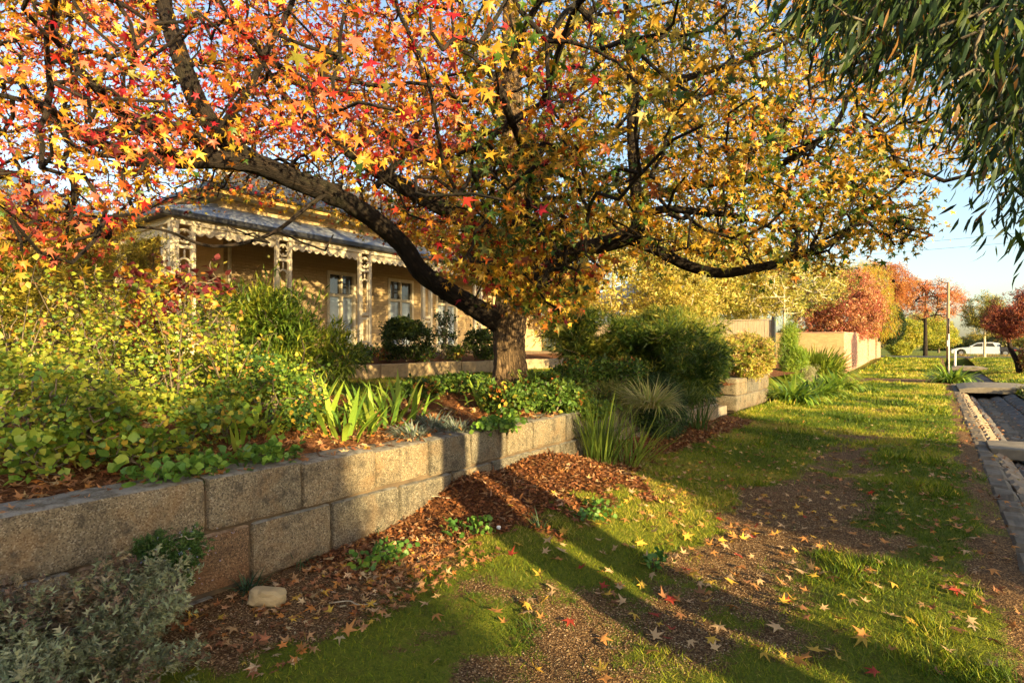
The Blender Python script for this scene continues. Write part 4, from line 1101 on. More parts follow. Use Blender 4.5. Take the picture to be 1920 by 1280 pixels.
wC = np.array([.01, .03, .0, .08, .06, .30, .08, .19, .17, .08, .0])
wR = np.array([.0, .0, .0, .03, .03, .37, .14, .19, .17, .07, .0])
zone = np.where(u < 330, 0, np.where(u < 860, np.where(v + 60 * (vnoise(pos, 1, 5) - .5) < 290, 1, 2), 3))
zone = np.where(u + 300 * (vnoise(pos, .6, 9) - .5) > 1120, 4, zone); zone = np.where((zone == 3) & (u < 860), 2, zone)
cw = np.cumsum(np.array([wL, wU, wM, wC, wR]) / np.array([wL, wU, wM, wC, wR]).sum(1, keepdims=True), 1)
cn = np.clip((vnoise(pos, 1.6, 77, 2) - .5) * 1.6 + .5 + rng.normal(size=len(pos)) * .25, 0.001, .999)
rr = np.where(rng.random(len(pos)) < .38, rng.random(len(pos)), cn)
pidx = np.minimum((rr[:, None] > cw[zone]).sum(1), len(PAL) - 1)
leaf_set(lq, 'leaf', 'foliage', STAR, pos, frames(dirs, nrm), rng.uniform(.040, .072, len(pos)) * np.where(rng.random(len(pos)) < .12, 1.25, 1) * np.where(u < 420, .88, 1), PAL, pidx, M['leaf'], limit=300, minpx=10, jitter=.36, width=rng.uniform(.75, 1.1, len(pos)))
def ball(r=1.0):
    t = (1 + 5 ** .5) / 2
    V = np.array([(-1, t, 0), (1, t, 0), (-1, -t, 0), (1, -t, 0), (0, -1, t), (0, 1, t), (0, -1, -t), (0, 1, -t), (t, 0, -1), (t, 0, 1), (-t, 0, -1), (-t, 0, 1)], float)
    V /= np.linalg.norm(V[0])
    Fs = [(0,11,5),(0,5,1),(0,1,7),(0,7,10),(0,10,11),(1,5,9),(5,11,4),(11,10,2),(10,7,6),(7,1,8),(3,9,4),(3,4,2),(3,2,6),(3,6,8),(3,8,9),(4,9,5),(2,4,11),(6,2,10),(8,6,7),(9,8,1)]
    VV = list(V * .7); FF = []
    for f_ in Fs:
        c = V[list(f_)].mean(0); c = c / np.linalg.norm(c) * 1.15; k = len(VV); VV.append(c)
        FF += [(f_[0], f_[1], k), (f_[1], f_[2], k), (f_[2], f_[0], k)]
    return np.array(VV), np.array(FF)
BALL = [ball()]
sel = rng.permutation(len(nodes))[:700]
bp = nodes[sel] + rng.normal(size=(700, 3)) * .12 + np.array([0, 0, -.08])
leaf_set(lq, 'seed_ball', 'seed_balls', BALL, bp, frames(rdir(700), rdir(700)), .017, [(.30, .28, .05), (.14, .13, .04), (.10, .07, .03)], pick(700, [.4, .35, .25]), M['leaf_thick'], limit=60, minpx=10, span=2)

# ------------------------------------------------------------------ willow myrtle hanging in at the top right, its twin stems out of frame
wl = empty('drooping_myrtle_tree', (2.5, 2.05, 0), 'dark green drooping narrow leaved tree hanging in from the top right', 'tree')
limb('trunk', [(2.5, 1.80, -.2, .2), (2.48, 1.82, .5, .175), (2.42, 1.83, 1.6, .165), (2.2, 1.9, 2.7, .14), (1.7, 2.2, 3.6, .11), (1.0, 2.6, 4.1, .07), (.2, 3.0, 4.3, .04)], wl, M['bark_grey'], n=14, seed=30, flutes=5)
limb('trunk', [(2.52, 2.36, -.2, .24), (2.5, 2.34, .5, .215), (2.5, 2.32, 1.6, .2), (2.4, 2.5, 2.8, .16), (2.0, 3.1, 3.8, .12), (1.4, 3.9, 4.4, .08), (.9, 4.6, 4.6, .04)], wl, M['bark_grey'], n=14, seed=31, flutes=5)
sk2 = np.array([(1.7, 2.2, 3.6), (1.0, 2.6, 4.1), (.2, 3.0, 4.3), (2.0, 3.1, 3.8), (1.4, 3.9, 4.4), (.9, 4.6, 4.6), (1.35, 2.4, 3.9), (.6, 2.8, 4.2)])
u = rng.uniform(1470, 2000, 1500); Z = rng.uniform(1.7, 3.5, 1500) ; v = rng.uniform(-420, 420, 1500)
lim = np.interp(u, [1490, 1540, 1600, 1700, 1760, 1800, 1850, 1920, 2000], [10, 75, 135, 180, 160, 235, 320, 395, 420])
ok = v < lim - 70 + 60 * vnoise(np.stack([u / 40, v * 0], 1), 1, 2)
wp = np.array([W(a, b, c) for a, b, c in zip(u[ok], v[ok], Z[ok])])
wp = wp[vnoise(wp, 2.2, 44, 2) > .33][:820]
wp = np.r_[wp, [W(1870, 365, 2.6), W(1880, 395, 2.6), W(1905, 420, 2.3), W(1800, 300, 2.8), W(1700, 190, 2.8), W(1560, 130, 3.0)]]
nodes2, nd2, ta, tb, ra, rb = grow(sk2, None, wp, rmin=.0022, rgain=.0016, rmax=.03)
twigs_mesh('twigs', ta, tb, ra, rb, wl, M['bark_grey'], 4)
k = 18
pos = np.repeat(nodes2, k, 0) + rng.normal(size=(len(nodes2) * k, 3)) * np.array([.06, .06, .10])
d = unit(np.repeat(nd2, k, 0) * .3 + rdir(len(pos)) * .55 + np.array([-.25, -.1, -.95]))
leaf_set(wl, 'leaf', 'foliage', LANCE, pos, frames(d, rdir(len(pos))), rng.uniform(.055, .10, len(pos)), [(.018, .042, .012), (.014, .03, .008), (.035, .06, .01), (.10, .14, .015), (.16, .08, .02)], pick(len(pos), [.34, .3, .2, .1, .06]), M['leaf_thick'], limit=300, minpx=10, span=1, width=1.25)

# ------------------------------------------------------------------ plant builders
def shrub(name, label, cat, base, blobs, T, pal, w, size, n, mat=None, limit=0, span=1, outward=.8, up=.2, thr=.38, nscale=3.0, stems=50, bark='bark_grey', group=None, width=None, shell=.55, sr=.012, part='leaf', hang=0, spread=.9, minpx=10, nrmup=.8):
    """blobs: (cx,cy,cz, rx,ry,rz, weight) world coordinates"""
    e = empty(name, base, label, cat, group)
    P = []; D = []
    nb_ = []
    for b in blobs:
        nb_.append(tuple(b[:3]) + tuple(x_ * .84 for x_ in b[3:6]))
        for _k in range(5):
            q_ = rdir(1)[0]; q_[2] = abs(q_[2]) * .9; rs = rng.uniform(.3, .52)
            nb_.append(tuple(b[i_] + q_[i_] * b[3 + i_] * .72 for i_ in range(3)) + tuple(b[3 + i_] * rs for i_ in range(3)))
    blobs0, blobs = blobs, nb_
    ws = np.array([b[3] * b[4] * b[5] for b in blobs], float) ** .8; ws /= ws.sum()
    for b, ww in zip(blobs, ws):
        m = int(n * ww * 2.2) + 20
        q = rdir(m); rho = (shell + (1 - shell) * rng.random(m)) ** .8
        bump = .75 + .5 * vnoise(q * 2.1 + b[0], 1.0, 3, 3)
        p = q * (rho * bump)[:, None] * np.array(b[3:6]) + np.array(b[:3])
        ok = (vnoise(p, nscale, 55, 2) > thr) & (p[:, 2] > (base[2] - .02 if not hang else .03))
        if hang and base[0] > -4.2 and base[0] < -3.5: ok &= ~((p[:, 0] < -3.58) & (p[:, 2] < .74))
        P.append(p[ok][:int(n * ww)]); D.append(q[ok][:int(n * ww)])
    for b in blobs0:
        for _k in range(12):
            q_ = rdir(1)[0]; q_[2] = abs(q_[2]) + .15; q_ /= np.linalg.norm(q_); k_ = max(4, int(n * .0035)); t_ = rng.uniform(.7, rng.uniform(1.05, 1.4), k_)
            pp_ = np.array(b[:3]) + q_ * t_[:, None] * np.array(b[3:6]) + rng.normal(size=(k_, 3)) * size[0] * .5
            if hang: pp_[:, 2] -= (t_ - .7) ** 2 * b[5] * .6
            P.append(pp_); D.append(np.repeat(q_[None], k_, 0))
    P = np.concatenate(P); D = np.concatenate(D); m = len(P)
    d = unit(D * outward + rdir(m) * spread + np.array([0, 0, up - hang]))
    nr = rdir(m) * .6 + D * .3 + np.array([0, 0, nrmup])
    if stems:
        s = P[rng.permutation(m)[:stems]] ; b0 = np.array(base)
        root = np.array([b0, b0 + np.array([0, 0, .08])])
        cen = b0 + (s - b0) * rng.uniform(.25, .92, (len(s), 1)) 
        _, _, a_, b_, r1, r2 = grow(root, None, np.r_[cen, s], rmin=sr * .3, rgain=sr * .25, rmax=sr * 4)
        twigs_mesh('stems', a_, b_, r1, r2, e, M[bark], 4)
    sz = rng.uniform(*size, m)
    leaf_set(e, part, 'foliage', T, P, frames(d, nr), sz, pal, pickn(P, w, 2.2), mat or M['leaf'], limit=limit, span=span, width=width, minpx=minpx)
    return e
def tuft(name, label, cat, base, n, length, T, pal, w, rad=.1, lean=.5, mat=None, limit=0, group=None, part='blade', width=1.0, bias=(0, 0, 0), ground=None):
    e = empty(name, base, label, cat, group)
    a = rng.uniform(0, 2 * math.pi, n); r = rad * np.sqrt(rng.random(n))
    out = np.stack([np.cos(a), np.sin(a), a * 0], 1)
    p = np.array(base) + out * r[:, None]
    if ground is not None: p[:, 2] = ground(p[:, 0], p[:, 1]) - .01
    a2 = a + rng.normal(size=n) * .6
    o2 = np.stack([np.cos(a2), np.sin(a2), a * 0], 1)
    d = unit(o2 * (lean * (.3 + r / max(rad, 1e-6))[:, None] * rng.uniform(.5, 1.3, (n, 1))) + np.array([0, 0, 1.]) + np.array(bias))
    leaf_set(e, part, 'blades', T, p, frames(d, -o2), rng.uniform(.6, 1.08, n) * length, pal, pick(n, w), mat or M['leaf'], limit=limit, span=.7, width=width)
    return e
gz = lambda x, y: float(garden_h(np.array([[x]]), np.array([[y]]))[0, 0])
vz = lambda x, y: float(verge_h(np.array([[x]]), np.array([[y]]))[0, 0])
def GB(u, v_top, Z):  # point on garden ground below a picture column at depth Z
    p = W(u, v_top, Z); return (p.x, p.y, gz(p.x, p.y))

YG = [YGR, (.38, .40, .05), LGR, (.09, .18, .035), (.5, .36, .05), (.5, .2, .06), (.06, .13, .04)]
# mass of round leaved shrubs along the left of the bed
spec = [('spreading round leaved shrub spilling over the wall top at far left', [(-4.7, 1.0, 1.05, .85, .8, .55), (-4.3, 1.7, .95, .45, .5, .35)], [.3, .24, .26, .1, .06, .01, .03]),
        ('sunlit yellow green round leaved shrub at left behind the spilling one', [(-5.9, 1.9, 1.35, .95, .95, .75), (-6.6, 1.0, 1.5, .8, .8, .85)], [.34, .34, .2, .06, .05, .01, .0]),
        ('dusky blue green and bronze leaved shrub in the middle of the bed', [(-4.8, 2.8, .98, .6, .6, .38), (-5.4, 3.2, 1.1, .6, .55, .42)], [.18, .08, .24, .28, .04, .03, .15]),
        ('tall yellow leaved straggly shrub below the side verandah', [(-8.2, 2.4, 1.7, 1.1, 1.0, 1.1), (-7.6, 3.2, 1.5, .7, .8, .8)], [.3, .35, .15, .05, .12, .03, .0])]
for lab, bl, w in spec:
    b0 = bl[0]; shrub('round_leaved_shrub', lab, 'shrub', (b0[0], b0[1], gz(b0[0], b0[1])), bl, ROUND, YG, w, (.018, .046), 7000, limit=220, thr=.42, stems=90, shell=.35, sr=.008)
# dense narrow leaved green shrub in front of the verandah
b0 = W(528, 625, 7.4); bx, by = b0.x, b0.y
shrub('whorled_leaf_shrub', 'bushy green shrub with long narrow whorled leaves in front of the verandah', 'shrub', (bx, by, gz(bx, by)),
      [(bx, by, 1.45, .75, .7, .8), (bx - .35, by - .3, 1.85, .5, .5, .55), (bx + .4, by + .3, 1.3, .5, .5, .5), (bx + .1, by - .35, 1.1, .8, .7, .45)],
      LANCE, [(.11, .19, .025), (.07, .13, .02), (.22, .30, .035), (.4, .42, .05)], [.36, .26, .26, .12], (.09, .15), 12000, limit=260, outward=1.0, up=.15, thr=.4, stems=90, shell=.5, spread=.75, nrmup=1.2, width=1.25)
# purple and orange leaved shrub by the corner post
b0 = W(295, 560, 5.6)
shrub('autumn_leaved_shrub', 'shrub with broad purple, orange and lime leaves in front of the corner post', 'shrub', (b0.x, b0.y, gz(b0.x, b0.y)),
      [(b0.x, b0.y, 1.95, .42, .4, .45), (b0.x + .2, b0.y + .3, 2.1, .3, .3, .35), (b0.x - .2, b0.y, 1.6, .3, .3, .4)], ROUND,
      [PUR, (.22, .05, .05), (.6, .25, .04), (.45, .45, .06), (.62, .42, .05)], [.3, .16, .2, .14, .2], (.05, .085), 420, limit=260, thr=.3, stems=70, shell=.2, hang=.5, sr=.010)
# canes and feathery thicket at the left edge
for (u_, Z_, h_, lab) in [(60, 6.4, 2.3, 'feathery yellow green thicket at the left edge of the garden'), (190, 8.2, 2.7, 'dark stemmed cane thicket beside the side verandah'), (-130, 5.6, 2.2, 'feathery thicket running out of frame at left')]:
    b0 = W(u_, 600, Z_); z0 = gz(b0.x, b0.y)
    shrub('cane_thicket', lab, 'shrub', (b0.x, b0.y, z0), [(b0.x, b0.y, z0 + h_ * .55, 1.0, .9, h_ * .52), (b0.x - .4, b0.y - .5, z0 + h_ * .75, .7, .7, h_ * .3)], SPRAY,
          [(.28, .26, .03), (.46, .38, .05), (.12, .12, .02), (.6, .44, .08)], [.3, .3, .2, .2], (.10, .17), 5200, outward=.5, up=.5, thr=.43, stems=120, bark='bark_grey', shell=.3, limit=60, minpx=14)
ct = empty('bare_canes', (*W(130, 660, 7.2).xy, .85), 'upright tan canes standing in front of the thicket at left', 'plant')
for i in range(46):
    q = W(rng.uniform(95, 175), 620, rng.uniform(7, 7.6)); l_ = rng.uniform(.9, 1.6)
    limb('cane', [(q.x, q.y, .8, .010), (q.x + rng.normal() * .05, q.y, .8 + l_ * .5, .009), (q.x + rng.normal() * .15, q.y + rng.normal() * .1, .8 + l_, .005)], ct, M['bark_pale'], n=5, k=2, rough=0, seed=i)
# pale wall glow behind comes from the sunlit side verandah; hedge beyond it
# irises
IR = [(.30, .42, .05), (.20, .33, .04), (.42, .50, .08), (.12, .24, .04)]
for i, (u_, Z_, n_, lab) in enumerate([(590, 5.5, 26, 'bright iris fan tallest and furthest left above the wall'), (640, 5.2, 22, 'iris clump with lit blades just above the third wall block'), (705, 5.7, 24, 'iris clump between the tall fan and the silver tufts'), (750, 6.2, 18, 'small iris clump behind the silver tufts'), (560, 6.2, 16, 'iris clump in shade below the whorled shrub'), (1010, 8.0, 20, 'iris blades in front of the tree trunk'), (920, 7.2, 16, 'iris blades left of the tree trunk'), (460, 4.7, 12, 'short strappy clump at the wall edge beside the bronze shrub')]):
    b0 = GB(u_, 760, Z_); tuft('iris_clump', lab, 'plant', b0, n_ + 12, .52 if i < 5 else .42, BLADE, IR, [.35, .3, .2, .15], .3, .5, limit=n_ + 12, part='iris_blade', width=1.5, ground=garden_h)
# silver dianthus like tufts
for (u_, Z_, lab) in [(775, 5.35, 'silvery blue grass tuft on the wall top, left one'), (855, 5.75, 'silvery blue grass tuft on the wall top, right one'), (815, 5.9, 'silvery tuft behind the pair on the wall top')]:
    b0 = GB(u_, 790, Z_); tuft('silver_tuft', lab, 'plant', b0, 240, .24, THIN, [(.25, .30, .26), (.36, .40, .34), (.16, .21, .16)], [.4, .3, .3], .14, 1.3, limit=60, ground=garden_h, width=2.4)
# pale fountain grass spilling over the wall and rushes growing at its foot
b0 = GB(1200, 760, 8.1); tuft('fountain_grass', 'pale fountain grass tuft spilling over the wall above the rushes', 'grass tuft', (b0[0] + .15, b0[1], b0[2]), 420, .55, THIN, [(.42, .40, .14), (.30, .36, .08), (.5, .44, .22)], [.4, .35, .25], .16, 1.2, limit=120, bias=(.35, -.2, 0))
q = W(1125, 860, 7.0); tuft('rush_clump', 'tall upright green rush clump growing at the foot of the wall', 'rushes', (q.x, q.y, vz(q.x, q.y)), 130, .95, RUSH, [(.16, .24, .04), (.26, .34, .05), (.09, .16, .03)], [.4, .35, .25], .2, .3, limit=130, ground=verge_h)
q = W(1185, 860, 7.1); tuft('rush_clump', 'thinner rush clump leaning right beside the tall one', 'rushes', (q.x, q.y, vz(q.x, q.y)), 70, .85, RUSH, [(.18, .26, .04), (.28, .34, .05)], [.5, .5], .16, .55, limit=70, bias=(.2, .2, 0), ground=verge_h)
q = W(1308, 800, 9.9); tuft('rush_clump', 'dark rush clump at the wall foot beside the trailing rosemary', 'rushes', (q.x, q.y, vz(q.x, q.y)), 70, .9, RUSH, [(.10, .17, .04), (.06, .11, .03)], [.5, .5], .18, .5, limit=70, ground=verge_h)
for (u_, Z_, lab) in [(1240, 8.8, 'grey green strappy clump on the wall top left of the dark cascade'), (1290, 9.4, 'dark strappy clump on the wall top above the dark cascade'), (1120, 8.6, 'strappy green clump between the trunk and the rushes'), (1065, 7.7, 'light strappy clump on the wall top left of the rushes')]:
    b0 = GB(u_, 740, Z_); tuft('strappy_clump', lab, 'plant', b0, 90, .5, THIN, [(.14, .2, .06), (.22, .28, .1), (.07, .12, .03)], [.4, .3, .3], .2, 1.0, limit=60, width=1.7, ground=garden_h)
# cascade at the wall
b0 = W(1270, 780, 9.0)
shrub('trailing_cascade', 'dark green trailing shrub hanging down over the wall face', 'shrub', (-3.75, b0.y, .7), [(-3.42, b0.y - .1, .45, .3, .8, .45), (-3.75, b0.y + .5, .8, .35, .7, .3)], CUSH, [(.03, .065, .025), (.05, .095, .03), (.09, .15, .04)], [.4, .4, .2], (.05, .09), 3600, outward=.4, hang=.6, thr=.36, stems=40)
for (y_, w_, h_, T_, pal_, lab) in [(6.6, .45, .14, OVATE, [(.1, .19, .03), (.2, .28, .04), (.35, .3, .05)], 'leafy spill of small green leaves over the wall just left of the rushes'),
                                (7.7, .5, .3, NEEDW, [(.2, .24, .05), (.3, .3, .08), (.1, .14, .03)], 'straw green trailing plant hanging over the wall behind the rushes'),
                                (10.3, .7, .34, CUSH, [(.05, .1, .02), (.09, .15, .03), (.2, .22, .04)], 'mid green spill over the wall right of the dark cascade'),
                                (11.4, .5, .22, OVATE, [(.06, .12, .03), (.12, .18, .04), (.3, .14, .05)], 'low bush on the very end of the wall before the steps')]:
    shrub('spilling_plant', lab, 'plant', (-3.8, y_, .72), [(-3.6, y_, .72, .26, w_, h_), (-3.95, y_, .85, .3, w_, .22)], T_, pal_, [.4, .4, .2], (.04, .08), 1700, thr=.34, stems=30, hang=.4, shell=.3)
# fine leaved weeping shrubs right of the trunk
FN = [(.035, .075, .012), (.075, .13, .02), (.18, .23, .03), (.32, .31, .05)]
for (u_, v_, Z_, rx, rz, n_, w_, lab) in [(1245, 675, 11.0, 1.15, .62, 9000, [.42, .35, .15, .08], 'dark feathery weeping shrub beside the golden bush'),
                                      (1110, 645, 11.8, 1.0, .6, 6000, [.25, .3, .28, .17], 'olive feathery shrub just right of the tree trunk'),
                                      (1270, 620, 14.5, 1.1, .5, 4500, [.1, .25, .35, .3], 'sunlit olive feathery shrub behind the dark weeping one')]:
    c = W(u_, v_, Z_); z0 = gz(c.x, min(c.y, 26))
    shrub('feathery_shrub', lab, 'shrub', (c.x, c.y, z0), [(c.x, c.y, c.z, rx, rx, rz), (c.x + .5, c.y - .4, c.z - .35, rx * .7, rx * .7, rz * .8), (c.x - .5, c.y + .3, c.z + .3, rx * .7, rx * .7, rz * .6)], NEEDW, FN, w_, (.14, .24), n_, outward=.9, hang=.5, thr=.46, nscale=2.2, stems=120, shell=.3)
# low leafy plants between lawn and wall
mx = [(.09, .17, .03), (.16, .26, .04), (.05, .1, .02), (.4, .36, .05), (.45, .16, .04)]
for (u_, v_, Z_, r_, h_, lab) in [(870, 745, 8.0, .4, .16, 'leafy green bush at the foot of the tree on its left'), (1010, 735, 8.2, .45, .17, 'leafy green bush in front of the tree trunk'), (1085, 715, 8.9, .5, .32, 'leafy bush right of the trunk with yellowing leaves'),
                             (1160, 710, 9.2, .45, .4, 'low leafy bush behind the rushes'), (950, 770, 6.9, .4, .22, 'low clump of small leaves on the wall edge below the tree'), (1040, 780, 7.2, .42, .22, 'second low clump of small leaves on the wall edge below the tree'), (790, 745, 7.4, .35, .14, 'small bush on the lawn edge behind the silver tufts')]:
    c = W(u_, v_, Z_); z0 = gz(c.x, c.y)
    shrub('leafy_bush', lab, 'bush', (c.x, c.y, z0), [(c.x, c.y, z0 + h_ * .8, r_, r_, h_)], OVATE, mx, [.34, .30, .26, .08, .02], (.035, .075), 1500, limit=80, thr=.34, stems=40, shell=.3)
for (u_, Z_, n_, lab) in [(90, 3.4, 60, 'large heart shaped leaves at the wall edge on the far left'), (245, 3.7, 50, 'large heart shaped leaves poking out between the left shrub and the wall'), (420, 4.5, 45, 'large heart shaped leaves in front of the dusky shrub')]:
    c = W(u_, 800, Z_); z0 = gz(c.x, c.y)
    shrub('heart_leaved_plant', lab, 'plant', (c.x, c.y, z0), [(c.x, c.y, z0 + .12, .22, .26, .16)], ROUND, [(.2, .34, .04), (.32, .42, .06), (.12, .22, .03), (.5, .42, .06)], [.4, .25, .25, .1], (.06, .095), n_, limit=n_, thr=.1, stems=20, shell=.1, up=.5, sr=.005)
for (u_, Z_, h_, lab) in [(30, 4.6, 1.1, 'arching red stemmed shoot with sparse leaves at far left'), (330, 5.0, 1.0, 'thin arching shoot with sparse leaves above the left shrubs'), (430, 5.4, .9, 'thin upright shoot rising out of the dusky shrub'), (180, 5.4, 1.3, 'tall straggly shoot in the middle of the yellow green shrubs')]:
    c = W(u_, 700, Z_); z0 = gz(c.x, c.y); e = empty('straggly_shoot', (c.x, c.y, z0), lab, 'plant'); PP = []
    for k in range(7):
        a_ = rng.uniform(0, 6.28); l_ = h_ * rng.uniform(.7, 1.25); o_ = rng.uniform(.2, .55)
        rows_ = [(c.x, c.y, z0, .007), (c.x + math.cos(a_) * o_ * .3, c.y + math.sin(a_) * o_ * .3, z0 + l_ * .6, .005), (c.x + math.cos(a_) * o_ * .8, c.y + math.sin(a_) * o_ * .8, z0 + l_, .003), (c.x + math.cos(a_) * o_ * 1.3, c.y + math.sin(a_) * o_ * 1.3, z0 + l_ * 1.08, .0015)]
        _, S_ = limb('stem', rows_, e, M['bark_grey'], n=5, k=5, rough=0, seed=k); PP.append(np.repeat(S_[4:, :3], 2, 0))
    PP = np.concatenate(PP); PP = PP + rng.normal(size=PP.shape) * .02
    leaf_set(e, 'leaf', 'foliage', OVATE, PP, frames(rdir(len(PP)) + np.array([0, 0, .2]), rdir(len(PP)) * .6 + np.array([0, 0, 1])), rng.uniform(.035, .075, len(PP)), [(.3, .3, .04), (.5, .4, .06), (.55, .22, .1), (.14, .2, .04)], pick(len(PP), [.35, .3, .15, .2]), M['leaf'], limit=len(PP))
# hanging heart leaves and nasturtium like cover on the wall top
for (u_, Z_, lab) in [(915, 5.9, 'round green leaved creeper on the wall top right of the silver tufts'), (330, 3.65, 'heart leaved creeper on the wall top at the second joint'), (470, 4.1, 'heart leaved creeper on the wall top above the second block')]:
    b0 = GB(u_, 800, Z_); shrub('wall_creeper', lab, 'plant', b0, [(b0[0] + .12, b0[1], b0[2] + .05, .24, .38, .11)], ROUND, [(.13, .26, .04), (.22, .36, .05), (.08, .17, .03)], [.4, .35, .25], (.035, .062), 260, limit=140, thr=.2, stems=16, shell=.1, up=.6, sr=.004)
# round clipped bush and bed plants in front of the house
c = W(765, 634, 13.6); shrub('round_bush', 'rounded dark green bush in front of the french doors', 'bush', (c.x, c.y, 1.15), [(c.x, c.y, 1.72, .72, .7, .5)], OVATE, [(.05, .085, .02), (.09, .13, .03), (.15, .17, .03)], [.45, .38, .17], (.045, .07), 6500, thr=.3, stems=40, shell=.6, outward=1)
c = W(905, 640, 15.5); shrub('round_bush', 'small dark bush against the house left of the tree trunk', 'bush', (c.x, c.y, 1.2), [(c.x, c.y, 1.6, .5, .5, .45)], OVATE, [(.05, .085, .02), (.09, .13, .03)], [.5, .5], (.05, .08), 2500, thr=.3, stems=30)
c = W(830, 605, 14.6); shrub('spindly_shrub', 'thin open shrub with dark leaves before the right hand door', 'shrub', (c.x, c.y, 1.2), [(c.x, c.y, 2.15, .35, .35, .4), (c.x + .1, c.y, 1.7, .3, .3, .4)], OVATE, [(.04, .08, .03), (.07, .11, .03)], [.5, .5], (.05, .09), 420, thr=.4, stems=60, shell=.2)
for i, y in enumerate([6.2, 7.4, 8.4, 9.4, 10.3, 11.6, 12.8, 13.7]):
    x = -10.6 + random.uniform(-.3, .3); z0 = gz(x, y)
    shrub('bed_plant', ['low bed plant under the first verandah post', 'low bed plant left of the fretwork post', 'feathery bed plant against the fretwork post', 'yellowish bed plant right of the fretwork post', 'orange tinged bed plant before the round bush', 'low bed plant right of the round bush', 'leafy bed plant before the last french door', 'bed plant nearest the tree trunk'][i], 'plant', (x, y, z0),
          [(x, y, z0 + .2, .42, .45, .24)], OVATE, mx, [[.3, .2, .4, .05, .05], [.2, .2, .3, .2, .1]][i % 2], (.04, .09), 700, thr=.3, stems=20, shell=.2)
# golden bush over the wall end
GBP = [(.52, .42, .09), (.34, .36, .06), (.6, .45, .2), (.25, .12, .05), (.2, .26, .04)]
c = W(1400, 660, 14.9)
shrub('golden_bush', 'pale golden fine leaved bush spilling over the granite wall end', 'bush', (c.x - .2, c.y, .75), [(c.x, c.y, 1.25, .75, 1.3, .5), (c.x + .25, c.y - .5, 1.05, .5, .8, .4), (c.x - .3, c.y + .6, 1.35, .7, .9, .5)], CUSH, GBP, [.34, .25, .16, .1, .15], (.08, .14), 9000, thr=.36, stems=60, shell=.55)
c = W(1362, 645, 13.6)
shrub('dark_conifer_shrub', 'dark green drooping shrub left of the golden bush', 'shrub', (c.x - .3, c.y, .75), [(c.x - .3, c.y - .2, 1.1, .5, .5, .5)], NEEDW, FN, [.3, .3, .25, .15], (.12, .2), 3600, hang=.5, thr=.36, stems=40)
# broom like bright shrubs and agapanthus along the verge
c = W(1478, 630, 19.5); shrub('upright_green_shrub', 'upright bright green shrub between the fence and the agapanthus', 'shrub', (c.x, c.y, .3), [(c.x, c.y, 1.2, .35, .45, 1.25), (c.x + .15, c.y, .8, .4, .4, .8)], SPRAY, [(.2, .31, .03), (.32, .4, .05), (.13, .22, .03)], [.4, .3, .3], (.15, .25), 3800, up=.9, outward=.4, thr=.35, stems=30)
q = W(1530, 705, 23.5); tuft('arching_broom', 'large arching fine leaved green mound in front of the brick wall', 'shrub', (q.x, q.y, 0), 1500, 1.75, THIN, [(.25, .33, .04), (.36, .42, .06), (.15, .22, .03)], [.4, .3, .3], .5, .55, width=2.2, part='frond')
q = W(1508, 690, 20.5); shrub('silver_mound', 'small pale silver mounded shrub among the agapanthus', 'bush', (q.x, q.y, 0), [(q.x, q.y, .55, .5, .5, .35)], FLUFF, [(.42, .40, .26), (.34, .33, .2)], [.5, .5], (.06, .1), 2600, thr=.25, stems=10)
AG = [(.13, .24, .03), (.22, .34, .04), (.34, .44, .07), (.05, .11, .02)]
for (u_, v_, Z_, n_, l_, lab) in [(1487, 760, 15.8, 230, 1.05, 'agapanthus clump nearest the granite wall end'), (1530, 745, 17.8, 230, 1.0, 'second agapanthus clump along the garden edge'), (1568, 728, 20.6, 200, 1.0, 'agapanthus clump nearest the brick wall'), (1783, 716, 24.6, 230, 1.15, 'lone agapanthus clump on the verge by the gutter slab')]:
    q = W(u_, v_, Z_); tuft('agapanthus', lab, 'plant', (q.x, q.y, vz(q.x, q.y) if q.x > -3.6 else 0), n_, l_, STRAP, AG, [.3, .3, .22, .18], .42, .95, limit=n_, part='strap_leaf', width=.95, mat=M['leaf'])
# ------------------------------------------------------------------ plants at the foot of the wall, near the camera
SA = [(.28, .30, .17), (.19, .21, .11), (.10, .11, .055), (.13, .085, .055), (.26, .20, .12)]
shrub('cotton_lavender', 'big grey green woody cotton lavender bush at the bottom left corner', 'shrub', (-3.0, .95, 0), [(-3.15, .65, .25, .5, .6, .32), (-2.75, .75, .13, .42, .45, .25), (-3.22, 1.15, .22, .24, .24, .22), (-2.6, .45, .12, .4, .4, .22)], CUSH, SA, [.28, .26, .18, .16, .12], (.03, .065), 9000, mat=M['leaf_thick'], thr=.42, nscale=5, stems=300, bark='bark_grey', shell=.4, up=.5, sr=.006, spread=.8)
b0 = W(300, 1010, 3.38)
rm = shrub('rosemary', 'small flowering rosemary rooted in the wall joint below the first long block', 'plant', (-3.58, b0.y, .42), [(-3.48, b0.y - .1, .42, .07, .10, .10), (-3.47, b0.y + .08, .36, .07, .08, .12), (-3.46, b0.y - .02, .26, .08, .10, .13), (-3.46, b0.y - .06, .14, .07, .06, .10)], CUSH, [(.04, .09, .02), (.07, .14, .03), (.12, .2, .05)], [.4, .4, .2], (.03, .055), 1300, thr=.3, stems=30, shell=.1, sr=.004, hang=.1, bark='bark_pale')
fp = np.array([(-3.38 + rng.normal() * .03, b0.y + rng.normal() * .12, .36 + rng.normal() * .1) for _ in range(46)])
leaf_set(rm, 'flower', 'flowers', [FLUFF[0]], fp, frames(rdir(46), rdir(46)), .018, [(.40, .42, .80), (.55, .58, .9)], pick(46, [.5, .5]), M['leaf'], limit=46, minpx=4)
DG = [(.02, .05, .025), (.035, .075, .03), (.06, .11, .04)]
